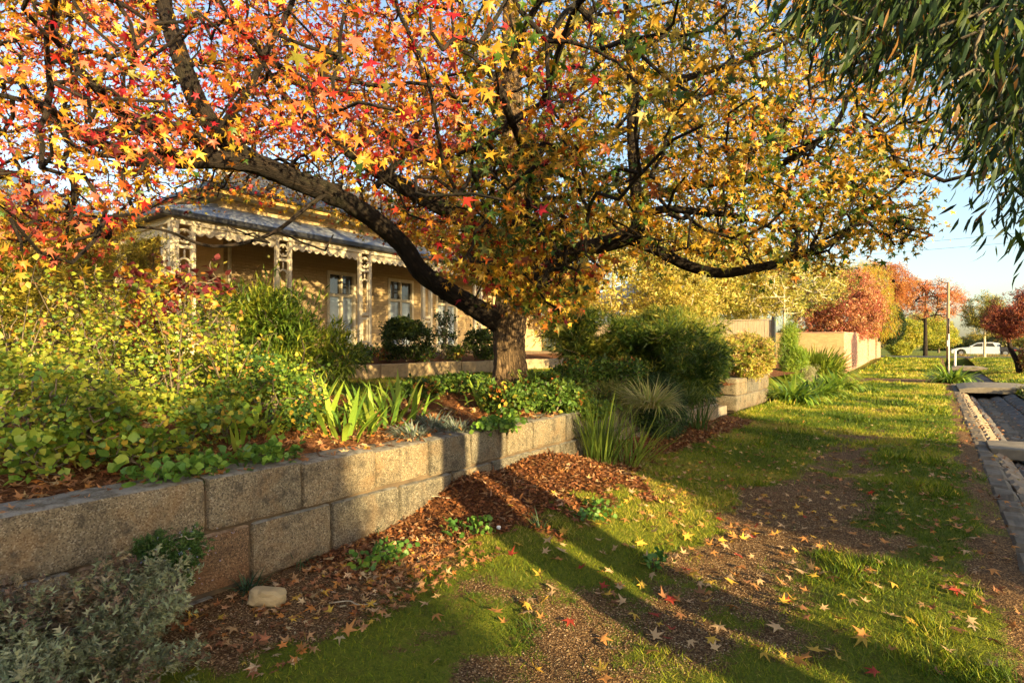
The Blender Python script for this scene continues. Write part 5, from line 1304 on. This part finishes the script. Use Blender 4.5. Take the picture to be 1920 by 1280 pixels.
for (u_, v_, Z_, n_, lab) in [(468, 1118, 3.6, 46, 'dark mondo grass tuft right of the orange block'), (560, 1060, 4.05, 40, 'dark mondo grass tuft against the wall in the leaf pile'), (590, 1040, 4.25, 34, 'second dark mondo grass tuft deeper in the leaf pile'), (700, 1000, 4.6, 26, 'small dark grass tuft at the left of the mulch heap'), (1010, 1010, 4.6, 22, 'small grass tuft on the mulch slope')]:
    q = W(u_, v_, Z_); tuft('mondo_grass', lab, 'grass tuft', (q.x, q.y, vz(q.x, q.y)), n_, .19, THIN, DG, [.4, .4, .2], .05, .8, limit=n_, width=1.9, mat=M['leaf_thick'], ground=verge_h)
for (u_, v_, Z_, n_, lab) in [(715, 1075, 4.05, 110, 'patch of round green weeds beside the leaf pile'), (885, 1030, 4.5, 60, 'small patch of green weeds at the foot of the mulch heap'), (1120, 1000, 4.9, 60, 'dark green weed patch in the shade of the heap'), (1230, 1065, 4.05, 14, 'few weeds on the edge of the gravel')]:
    q = W(u_, v_, Z_); z0 = vz(q.x, q.y)
    shrub('green_weed', lab, 'weeds', (q.x, q.y, z0), [(q.x, q.y, z0 + .03, .2 if n_ > 50 else .08, .24 if n_ > 50 else .08, .07)], ROUND, [(.07, .17, .03), (.13, .26, .04), (.2, .33, .05)], [.45, .4, .15], (.03, .05), n_, limit=n_, thr=.15, stems=12, shell=.1, up=.7, sr=.003)
def rock(name, label, p, s, seed, mat='rock'):
    T = ball()[0][:12] / .7; 
    import bmesh
    bm = bmesh.new(); bmesh.ops.create_icosphere(bm, subdivisions=3, radius=1)
    V = np.array([v_.co for v_ in bm.verts]); V = np.sign(V) * np.abs(V) ** .88
    V = V * (1 + .55 * (vnoise(V, 1.1, seed, 3) - .5))[:, None] * np.array(s)
    for v_, c_ in zip(bm.verts, V): v_.co = c_
    me = bpy.data.meshes.new(name); bm.to_mesh(me); bm.free()
    o = link(name, me, None, M[mat]); o.location = p; o.rotation_euler = (.1, -.15, seed); return tag(o, label, 'stone')
q = W(503, 1140, 3.43); rock('loose_stone', 'loose sandy coloured stone lying in the leaf litter below the wall', (q.x, q.y, .045), (.115, .08, .06), 4)
q = W(935, 1000, 4.55); rock('white_pebble', 'small white round pebble on the sunlit mulch heap', (q.x, q.y, vz(q.x, q.y) + .01), (.018, .018, .014), 2, 'white_paint')
for i, (u_, v_, Z_, lab) in enumerate([(820, 945, 5.0, 'pale fallen stick on the crest of the mulch heap'), (655, 1170, 3.4, 'thin bent twig on the dark grass below the wall')]):
    q = W(u_, v_, Z_); z0 = vz(q.x, q.y) + .02; e = limb('fallen_stick', [(q.x - .13, q.y - .05, z0, .003), (q.x - .03, q.y + .02, z0 + .015, .004), (q.x + .04, q.y + .03, z0 + .01, .004), (q.x + .11, q.y + .12, z0, .002)], None, M['bark_pale'], n=6, rough=0)[0]; tag(e, lab, 'stick')

# ------------------------------------------------------------------ grass, mulch chips, gravel, litter
def verge_sample(n, x0, x1, y0, y1):
    X = rng.uniform(x0, x1, n); Y = rng.uniform(y0, y1, n); d, m = verge_masks(X[:, None], Y[:, None]); return X, Y, d[:, 0], m[:, 0]
GP = []; GS = []; GW = []
for (y0, y1, n, ln, w) in [(0.9, 4.5, 70000, .034, 1.0), (4.5, 9, 80000, .038, 1.3), (9, 16, 52000, .05, 1.9), (16, 36, 42000, .07, 3.2), (36, 60, 9000, .10, 7)]:
    X, Y, d, m = verge_sample(n, -3.5, .46, y0, y1)
    f_ = vnoise(np.stack([X, Y], 1), 7, 66, 2)
    k = (d + (f_ - .5) * .5 < .5 + .12 * rng.normal(size=n)) & (m < .42)
    u, v, Z = proj(np.stack([X, Y, X * 0], 1)); k &= (u > -80) & (u < 2000) & (Z > 1.5)
    X, Y = X[k], Y[k]; GP.append(np.stack([X, Y, verge_h(X[:, None], Y[:, None])[:, 0]], 1)); GS.append(ln * rng.uniform(.5, 1.3, len(X))); GW.append(np.full(len(X), w))
for (x0, x1, y0, y1, n, ln, w) in [(-9.6, -6.2, 2.5, 15, 42000, .05, 2.2)]:
    X = rng.uniform(x0, x1, n); Y = rng.uniform(y0, y1, n)
    GP.append(np.stack([X, Y, garden_h(X[:, None], Y[:, None])[:, 0]], 1)); GS.append(ln * rng.uniform(.5, 1.3, n)); GW.append(np.full(n, w))
X = rng.uniform(2.1, 5.7, 26000); Y = 22 + 38 * rng.random(26000) ** 1.3; GP.append(np.stack([X, Y, bank_h(X[:, None], Y[:, None])[:, 0]], 1)); GS.append(.08 * rng.uniform(.5, 1.3, 26000)); GW.append(np.full(26000, 3.5))
GP = np.concatenate(GP); GS = np.concatenate(GS); GW = np.concatenate(GW); n = len(GP)
GT = [(np.array([(-.045, 0, 0), (.045, 0, 0), (0.0, 1, -.25)], float), np.array([(0, 1, 2)])), (np.array([(-.045, 0, 0), (.045, 0, 0), (0.1, .9, -.5)], float), np.array([(0, 1, 2)]))]
hz_ = rdir(n); hz_[:, 2] = 0
tone = vnoise(GP, 1.1, 71, 3)
GS = GS * (1 + 1.1 * sstep(.6, .8, vnoise(GP, 2.3, 88, 2)) + .9 * sstep(-3.1, -3.45, GP[:, 0]) * (GP[:, 0] > -3.7))
gi = np.clip(((tone - .5) * 2.2 + .45 + rng.normal(size=n) * .22) * 5, 0, 4.99).astype(int)
leaf_set(None, 'grass_blade', 'lawn_grass', GT, GP, frames(unit(hz_ * .8 + np.array([0, 0, .8])), rdir(n)), GS, [(.05, .095, .007), (.10, .16, .009), (.19, .24, .012), (.32, .33, .022), (.40, .33, .07)], gi, M['grass'], width=GW)
tag(bpy.data.objects['lawn_grass'], 'short mown grass of the verge and front lawn', 'grass')
# taller grass fringe along kerb and wall foot
# mulch chips
X, Y, d, m = verge_sample(90000, -3.6, -1.9, 2.4, 12.5)
k = (m > .45); X, Y = X[k], Y[k]; sel = rng.permutation(len(X))[:26000]; X, Y = X[sel], Y[sel]
P = np.stack([X, Y, verge_h(X[:, None], Y[:, None])[:, 0] + rng.uniform(0, .012, len(X))], 1); n = len(P)
CH = [(np.array([(-.25, 0, 0), (.2, .1, .03), (.25, 1, -.02), (-.15, .9, .05)], float), np.array([(0, 1, 2), (0, 2, 3)])), (np.array([(-.4, 0, 0), (.35, .05, .1), (.4, .7, 0), (-.3, .8, .12)], float), np.array([(0, 1, 2), (0, 2, 3)]))]
o = leaf_set(None, 'chip', 'bark_mulch', CH, P, frames(unit(rdir(n) * np.array([1, 1, .4])), unit(rdir(n) * .5 + np.array([0, 0, 1.]))), rng.uniform(.015, .045, n), [(.15, .055, .02), (.26, .10, .036), (.36, .165, .065), (.08, .03, .015)], pick(n, [.3, .33, .17, .2]), M['dry'])
tag(o, 'red brown bark mulch heaped against the foot of the wall', 'mulch')
n = 1800; sel = rng.permutation(len(P))[:n]
o = leaf_set(None, 'shred', 'bark_shreds', CH, P[sel] + np.array([0, 0, .006]), frames(unit(rdir(n) * np.array([1, 1, .3])), unit(rdir(n) * .5 + np.array([0, 0, 1.]))), rng.uniform(.06, .12, n), [(.30, .16, .08), (.42, .26, .14), (.18, .08, .04)], pick(n, [.4, .25, .35]), M['dry'], width=.22)
tag(o, 'long thin bark shreds lying through the mulch heap', 'mulch')
# gravel
X, Y, d, m = verge_sample(90000, -3.4, .25, 1.2, 9); k = (d > .5) & (m < .5); X, Y = X[k][:34000], Y[k][:34000]
P = np.stack([X, Y, verge_h(X[:, None], Y[:, None])[:, 0] + .001], 1); n = len(P)
OC = [(np.array([(1, 0, 0), (0, 1, 0), (-1, 0, 0), (0, -1, 0), (0, 0, .7)], float), np.array([(0, 1, 4), (1, 2, 4), (2, 3, 4), (3, 0, 4)]))]
o = leaf_set(None, 'pebble', 'loose_gravel', OC, P, frames(unit(rdir(n) * np.array([1, 1, .0]) + 1e-4), np.tile([0, 0, 1.], (n, 1)) + rdir(n) * .25), rng.uniform(.002, .0065, n), [(.32, .21, .105), (.21, .13, .06), (.46, .33, .19), (.12, .07, .035)], pick(n, [.34, .3, .16, .2]), M['pebble'])
tag(o, 'loose tan gravel on the worn path through the verge', 'gravel')
# litter on the garden bed and against the wall
FPAL = [(.36, .17, .07), (.46, .26, .12), (.24, .10, .045), (.5, .2, .05), (.56, .40, .22), (.60, .38, .06)]
X = np.r_[rng.uniform(-6.5, -3.72, 3600), rng.uniform(-9.6, -6.3, 260), rng.uniform(-4.5, -3.66, 1500)]; Y = np.r_[rng.uniform(0, 13.5, 3600), rng.uniform(3, 14, 260), rng.uniform(.3, 12, 1500)]
P = np.stack([X, Y, garden_h(X[:, None], Y[:, None])[:, 0] + rng.uniform(.005, .05, len(X))], 1); n = len(P)
o = leaf_set(None, 'dry_leaf', 'bed_leaf_litter', STAR, P, frames(unit(rdir(n) * np.array([1, 1, .35])), unit(rdir(n) * .55 + np.array([0, 0, 1.]))), rng.uniform(.035, .065, n), FPAL, pick(n, [.3, .2, .22, .14, .08, .06]), M['dry'])
tag(o, 'drift of dry brown and orange leaves over the raised garden bed', 'leaf litter')
X = np.r_[rng.normal(-3.1, .22, 620), rng.uniform(-3.5, -2.5, 500), rng.normal(-3.2, .3, 900), rng.uniform(-3.4, .2, 500), rng.uniform(-.15, .5, 260)]; Y = np.r_[rng.normal(2.75, .28, 620), rng.uniform(1.4, 3.3, 500), rng.uniform(6.0, 12.5, 900), rng.uniform(5.5, 16, 500), rng.uniform(4, 14, 260)]
X = np.clip(X, -3.55, .5); P = np.stack([X, Y, verge_h(X[:, None], Y[:, None])[:, 0] + rng.uniform(.004, .035, len(X))], 1); n = len(P)
o = leaf_set(None, 'dry_leaf', 'path_leaf_litter', STAR, P, frames(unit(rdir(n) * np.array([1, 1, .3])), unit(rdir(n) * .5 + np.array([0, 0, 1.]))), rng.uniform(.02, .055, n), FPAL, pick(n, [.3, .2, .25, .12, .09, .04]), M['dry'])
tag(o, 'drifts of small dry brown leaves along the foot of the wall and the verge', 'leaf litter')
n = 420; X = rng.uniform(.45, 2.0, n); Y = rng.uniform(5, 24, n)
zc = np.interp(X, [.46, .7, .71, .92, 1.1, 1.12, 1.44, 1.47, 1.76, 2.1], [.0, .0, -.01, -.13, -.22, -.235, -.235, -.215, -.12, -.01])
o = leaf_set(None, 'dry_leaf', 'gutter_leaf_litter', STAR, np.stack([X, Y, zc + .02], 1), frames(unit(rdir(n) * np.array([1, 1, .3])), unit(rdir(n) * .5 + np.array([0, 0, 1.]))), rng.uniform(.03, .06, n), FPAL, pick(n, [.3, .2, .25, .12, .09, .04]), M['dry'])
tag(o, 'dry leaves blown along the kerb and into the stone gutter', 'leaf litter')
# single fallen leaves on the verge
X = np.r_[rng.uniform(-3.1, .15, 260), rng.normal(-2.0, .55, 330), rng.normal(-1.2, .6, 260), rng.uniform(-.8, .3, 80)]
Y = np.r_[1.8 + 8 * rng.random(260), rng.normal(5.6, 1.4, 330), rng.uniform(3, 12, 260), rng.uniform(3, 8, 80)]
k = (X > -3.2) & (X < .4) & (Y > 1.7); X, Y = X[k], Y[k]
u, v, Z = proj(np.stack([X, Y, X * 0], 1)); k = (u > 250) & (u < 1920) & (v < 1290); X, Y, Z = X[k], Y[k], Z[k]
od = np.argsort(Z); X, Y = X[od], Y[od]
d, m = verge_masks(X[:, None], Y[:, None]); zz = verge_h(X[:, None], Y[:, None])[:, 0]
LC = [('golden yellow', (.64, .40, .06)), ('pale tan', (.56, .37, .19)), ('orange brown', (.50, .23, .07)), ('dull brown', (.28, .13, .06)), ('deep red', (.35, .05, .03))]
n = len(X); ci = pick(n, [.27, .27, .27, .15, .04])
R = frames(unit(rdir(n) * np.array([1, 1, .25])), unit(rdir(n) * .4 + np.array([0, 0, 1.])))
CURL = [star(.25, .25, .3), star(.4, .1, -.4), star(-.35, -.1, .2), star(.15, .4, .5), star(.6, .3, .1), star(-.2, .35, -.5)]
leafme = {}
for i in range(min(n, 300)):
    t = int(rng.integers(0, 6)); key = (t, ci[i])
    if key not in leafme:
        V, Fc = CURL[t]; me = np_mesh('fallen_leaf', V, Fc, np.tile(LC[ci[i]][1], (len(V), 1))); me.materials.append(M['dry']); leafme[key] = me
    o = bpy.data.objects.new('fallen_leaf', leafme[key]); COL.objects.link(o)
    s = float(rng.uniform(.042, .070))
    mt = Matrix((R[i] * s).tolist()).to_4x4(); mt.translation = (X[i], Y[i], zz[i] + .012 + s * .22); o.matrix_world = mt
    where = 'bark mulch' if m[i, 0] > .45 else ('worn gravel path' if d[i, 0] > .5 else 'verge grass')
    near = ('beside the kerb' if X[i] > -.35 else 'by the cotton lavender' if X[i] < -2.2 and Y[i] < 2.4 else 'by the mulch heap' if X[i] < -1.9 and Y[i] < 6 else 'near the rushes' if X[i] < -1.9 else
            'in the foreground' if Z[i] < 3.6 else 'in mid distance' if Z[i] < 5.6 else 'further down the verge')
    tag(o, '%s %s %s star leaf on the %s %s' % ('large' if s > .056 else 'small', ['cupped', 'curled', 'upturned', 'twisted', 'folded', 'bent'][t], LC[ci[i]][0], where, near), 'leaf', 'fallen leaves scattered over the verge')
if n > 300:
    idx = np.arange(300, n)
    o = leaf_set(None, 'fallen_leaf', 'far_fallen_leaves', CURL, np.stack([X, Y, zz + .018], 1)[idx], R[idx], rng.uniform(.036, .062, len(idx)), [c_[1] for c_ in LC], ci[idx], M['dry'])
    tag(o, 'further fallen star leaves strewn down the verge', 'leaf litter')

# ------------------------------------------------------------------ trees beyond the garden
def bgtree(name, label, cat, base, h0, blobs, pal, w, size, n, T=CLUMP, trunk=.12, bark='bark_grey', targets=120, thr=.42, nscale=1.0, shell=.4, hang=0, group=None, sr=.03, lean=(0, 0), outward=.6, mat=None):
    e = empty(name, base, label, cat, group); b = np.array(base, float)
    top = b + np.array([lean[0], lean[1], h0])
    rows = [(b[0], b[1], b[2] - .2, trunk * 1.15), (b[0] + lean[0] * .3, b[1] + lean[1] * .3, b[2] + h0 * .35, trunk), (top[0], top[1], top[2], trunk * .75)]
    c0 = blobs[0]; rows.append((c0[0] * .6 + top[0] * .4, c0[1] * .6 + top[1] * .4, max(c0[2], top[2] + .3), trunk * .4))
    _, S = limb('trunk', rows, e, M[bark], n=8, k=5, seed=int(abs(b[1]) * 7) % 97)
    P = []; D = []; ws = np.array([q[3] * q[4] * q[5] for q in blobs]); ws = ws / ws.sum()
    for q_, ww in zip(blobs, ws):
        mm = int(n * ww * 2.5) + 30; q = rdir(mm); rho = (shell + (1 - shell) * rng.random(mm)) ** .8
        bump = .62 + .75 * vnoise(q * 1.9 + q_[1], 1.0, 3, 3)
        p = q * (rho * bump)[:, None] * np.array(q_[3:6]) + np.array(q_[:3])
        ok = (vnoise(p, nscale, 12, 3) > thr) & (p[:, 2] > b[2]); P.append(p[ok][:int(n * ww)]); D.append(q[ok][:int(n * ww)])
    P = np.concatenate(P); D = np.concatenate(D); mm = len(P)
    s = P[rng.permutation(mm)[:targets]]
    _, _, a_, b_, r1, r2 = grow(S[len(S) // 3:, :3], None, s, rmin=sr * .25, rgain=sr * .2, rmax=trunk * .6)
    twigs_mesh('branches', a_, b_, r1, r2, e, M[bark], 4)
    d = unit(D * outward + rdir(mm) + np.array([0, 0, -hang]))
    tone = np.clip((vnoise(P, nscale * 1.3, 23, 2) - .5) * 1.5 + .5 + rng.normal(size=mm) * .25, .001, .999)
    pi = np.minimum((tone[:, None] > np.cumsum(np.array(w) / np.sum(w))).sum(1), len(w) - 1)
    leaf_set(e, 'leaf', 'foliage', T, P, frames(d, rdir(mm) + np.array([0, 0, .5])), rng.uniform(*size, mm), pal, pi, mat or M['leaf'])
    return e
gh = lambda x, y: float(rise(np.array(y))) + (.6 if x < -3.8 and y < 27 else 0)
def BT(name, label, u, v, Z, rx, rz, *a, extra=(), **k):
    c = W(u, v, Z); base = (c.x + k.pop('dx', 0), c.y, gh(c.x, c.y)); bl = [(c.x, c.y, c.z, rx, rx, rz)]
    for (du, dv, dz, r1, r2) in extra:
        q = W(u + du, v + dv, Z + dz); bl.append((q.x, q.y, q.z, r1, r1, r2))
    return bgtree(name, label, 'tree', base, k.pop('h0', max(.5, (c.z - rz - base[2]) + .4)), bl, *a, **k)
YW = [(.30, .27, .04), (.48, .40, .08), (.6, .48, .14), (.2, .22, .03)]
BT('pale_yellow_tree', 'tall pale yellow leaved tree behind the garden left of the fence', 1150, 500, 24, 3.2, 2.6, YW, [.25, .35, .25, .15], (.18, .3), 9000, extra=[(-110, 30, 1, 2.3, 1.6), (130, 40, -1, 2.2, 1.6)], trunk=.14, bark='bark_pale', thr=.45)
BT('pale_yellow_tree', 'second pale yellow tree rising behind the paling fence', 1330, 520, 29, 3.0, 2.4, YW, [.3, .35, .2, .15], (.2, .3), 8000, extra=[(90, 40, 1, 2.2, 1.4), (-60, 50, 0, 2, 1.2)], trunk=.14, bark='bark_pale', thr=.45)
BT('olive_tree', 'olive green tree far behind the house roof', 880, 560, 34, 4.5, 2.6, [(.16, .17, .03), (.26, .25, .04), (.4, .33, .06)], [.3, .4, .3], (.25, .4), 7000, extra=[(120, 20, 2, 3.5, 2)], trunk=.2)
BT('bare_branched_tree', 'tree with pale bare spreading branches over the fence end', 1470, 540, 27.5, 1.9, 1.5, [(.34, .34, .06), (.5, .42, .1)], [.5, .5], (.14, .22), 1500, extra=[(-50, 10, 0, 1.4, 1.0), (60, -10, 0, 1.4, 1.0)], trunk=.10, bark='bark_pale', targets=230, thr=.42, sr=.04, h0=1.4)
BT('olive_tree', 'dull olive tree behind the bare branched one', 1400, 535, 36, 3.6, 2.4, [(.12, .14, .03), (.22, .2, .04), (.4, .33, .08)], [.4, .35, .25], (.22, .35), 7000, extra=[(100, 0, 1, 3, 2)], trunk=.15)
RDP = [(.36, .12, .07), (.5, .22, .12), (.30, .08, .07), (.42, .22, .08), (.58, .38, .2)]
BT('red_leaved_tree', 'dense pink red leaved tree overhanging the brick wall', 1572, 570, 40.5, 2.9, 2.6, RDP, [.24, .26, .2, .16, .14], (.22, .34), 9000, extra=[(-45, 25, 0, 1.7, 1.5), (30, 20, -.3, 2.0, 2.0)], trunk=.16, thr=.42, nscale=1.4, shell=.6, h0=1.2)
BT('golden_weeping_tree', 'weeping lime and orange tree spilling over the brick wall', 1632, 545, 44, 1.6, 2.6, [(.5, .42, .04), (.38, .4, .04), (.6, .35, .05), (.55, .22, .05)], [.3, .3, .22, .18], (.18, .3), 9500, extra=[(22, 50, 0, 1.25, 2.1), (-30, -20, 0, 1.8, 1.6)], T=NEEDLE, trunk=.14, thr=.36, hang=1.6, h0=1.5, dx=-1.3)
BT('dark_conifer', 'small dense dark green conifer leaning over the far brick wall', 1669, 608, 51, 1.15, 1.7, [(.03, .055, .015), (.05, .085, .02)], [.6, .4], (.16, .24), 6500, trunk=.14, thr=.25, shell=.75, h0=1.0, dx=-1.9)
BT('bronze_tree', 'bronze and orange tree behind the conifer', 1655, 540, 56, 2.8, 2.6, [(.42, .14, .05), (.5, .24, .07), (.3, .12, .05)], [.4, .35, .25], (.2, .32), 6500, trunk=.18, thr=.42, dx=-1.4)
SRED = [(.48, .12, .06), (.54, .22, .08), (.56, .32, .12), (.3, .14, .06)]
BT('sparse_red_tree', 'open red and orange tree with dark branches left of the power pole', 1735, 560, 62, 3.6, 2.4, SRED, [.3, .32, .22, .16], (.16, .28), 5500, extra=[(50, 10, 0, 2.2, 1.8), (-30, -10, 0, 2.2, 1.8)], trunk=.2, bark='bark_dark', thr=.47, targets=260, sr=.06)
for (u_, v_, Z_, r_, rz_, lab) in [(1700, 625, 70, 2.6, 1.9, 'yellow green bushy tree at the end of the verge'), (1735, 618, 84, 3.6, 2.6, 'larger golden green tree behind the power pole'), (1760, 632, 95, 3.0, 1.8, 'low yellow green tree right of the power pole base')]:
    BT('yellow_green_tree', lab, u_, v_, Z_, r_, rz_, [(.4, .4, .05), (.28, .32, .04), (.1, .14, .03), (.5, .42, .06)], [.35, .25, .15, .25], (.3, .5), 4500, trunk=.18, thr=.38, h0=.9)
q = W(1688, 652, 64); shrub('yellow_bush', 'bright yellow green bush at the end of the brick wall', 'bush', (q.x, q.y, .4), [(q.x, q.y, 1.2, 1.3, 1.3, 1.0)], CLUMP, [(.42, .44, .05), (.5, .46, .07), (.25, .3, .04)], [.4, .3, .3], (.2, .32), 2600, thr=.3, stems=10)
BT('eucalypt', 'round headed olive tree with slim white trunk before the white pickup', 1846, 590, 50, 1.75, 1.9, [(.16, .19, .04), (.3, .27, .05), (.42, .33, .06), (.08, .11, .03)], [.3, .3, .15, .25], (.15, .26), 5200, extra=[(-14, 25, 0, 1.1, 1.0), (14, 12, 0, 1.2, 1.3)], trunk=.10, bark='bark_pale', thr=.40, h0=2.6)
PU = [(.20, .045, .035), (.32, .09, .05), (.42, .16, .07), (.13, .03, .03)]
bgtree('purple_plum_tree', 'small dark red purple leaved tree on the grass bank at the right edge', 'tree', (3.6, 40.5, .15), 1.7, [(3.75, 40.5, 3.1, 1.75, 1.7, 1.35), (4.5, 40.6, 3.7, 1.3, 1.3, 1.2), (2.9, 40.4, 2.7, .9, .9, .8)], PU, [.3, .3, .22, .18], (.12, .2), 9000, trunk=.13, bark='bark_dark', targets=160, thr=.4, lean=(-.45, .1), shell=.35)
q = W(1910, 650, 30); shrub('bronze_shrub', 'bronze leaved shrub at the right edge below the plum tree', 'shrub', (q.x + .5, q.y, .1), [(q.x + .7, q.y, .8, .8, .8, .8)], OVATE, [(.26, .1, .05), (.36, .18, .07), (.2, .18, .05)], [.4, .3, .3], (.1, .16), 1800, thr=.35, stems=40)
q = W(1905, 730, 19); shrub('bank_groundcover', 'brown green groundcover spilling down the right bank of the gutter', 'plant', (2.6, 21.5, .05), [(2.55, 21.5, .0, .5, 2.6, .25), (2.5, 25, .05, .4, 1.0, .2)], OVATE, [(.12, .12, .04), (.2, .15, .06), (.08, .1, .03)], [.4, .3, .3], (.04, .08), 3600, thr=.3, stems=10)
# dry roadside grass in front of the pickup and low far bushes
for (u_, Z_) in [(1798, 72), (1822, 73), (1862, 72), (1838, 74)]:
    q = W(u_, 664, Z_); tuft('dry_grass_clump', {1798: 'dry grass clump by the front of the white pickup', 1822: 'dry grass clump hiding the front wheel of the pickup', 1862: 'dry grass clump under the dark tray', 1838: 'dry grass clump below the pickup door'}[u_], 'grass tuft', (q.x, 75.3, .55), 120, .45, THIN, [(.5, .36, .16), (.36, .28, .1)], [.5, .5], .5, .6, width=3)
tree_row = [(1580, 190, 9, 6), (1640, 210, 10, 7), (1790, 150, 7, 3.0), (1812, 170, 8, 3.2), (1870, 140, 8, 3.5), (1905, 120, 7, 3.5), (1960, 130, 9, 5), (1500, 180, 9, 7), (1400, 170, 9, 8), (1250, 160, 10, 9), (1050, 150, 10, 8), (800, 150, 12, 9), (2050, 120, 9, 6), (550, 140, 12, 10), (300, 130, 12, 10)]
fb = empty('distant_treeline', (0, 150, .5), 'low line of far trees and bushes along the horizon', 'trees')
P = []; 
for (u_, Z_, r_, h_) in tree_row:
    q = W(u_, 650, Z_); m_ = 1500; a = rdir(m_); a[:, 2] = np.abs(a[:, 2]); P.append(a * np.array([r_, r_, h_]) * (.7 + .5 * vnoise(a * 2, 1, int(u_), 3))[:, None] + np.array([q.x, q.y, .6]))
P = np.concatenate(P); leaf_set(fb, 'leaf', 'foliage', CLUMP, P, frames(rdir(len(P)), rdir(len(P))), rng.uniform(.8, 1.5, len(P)), [(.10, .11, .03), (.2, .17, .04), (.3, .2, .05)], pick(len(P), [.5, .3, .2]), M['leaf']); fb['kind'] = 'stuff'
# unseen evergreen rows added across the road, placed and gapped to cast the long evening shade over the verge
def hedge(y0, y1, x, h, lab):
    bl = []; y = y0
    cy = (y0 + y1) / 2
    while y < y1:
        hh = h * random.uniform(.97, 1.04); bl.append((x + random.uniform(-.3, .3), y + .4, hh * .5, .8, .9, hh * .52)); y += .95
    return bgtree('added_shade_hedge', lab, 'tree', (x, cy, 0), 1.5, bl, [(.06, .09, .02), (.09, .12, .03)], [.5, .5], (.5, .75), int(1500 * (y1 - y0)), mat=M['leaf_thick'], trunk=.2, thr=.12, shell=.2, targets=60)
hedge(-20.0, -4.35, 14.5, 5.65, 'dense clipped evergreen row across the road, added out of frame to shade the left wall')
hedge(.55, 6.1, 14.5, 6.1, 'dense evergreen row across the road, added out of frame to shade the middle verge')
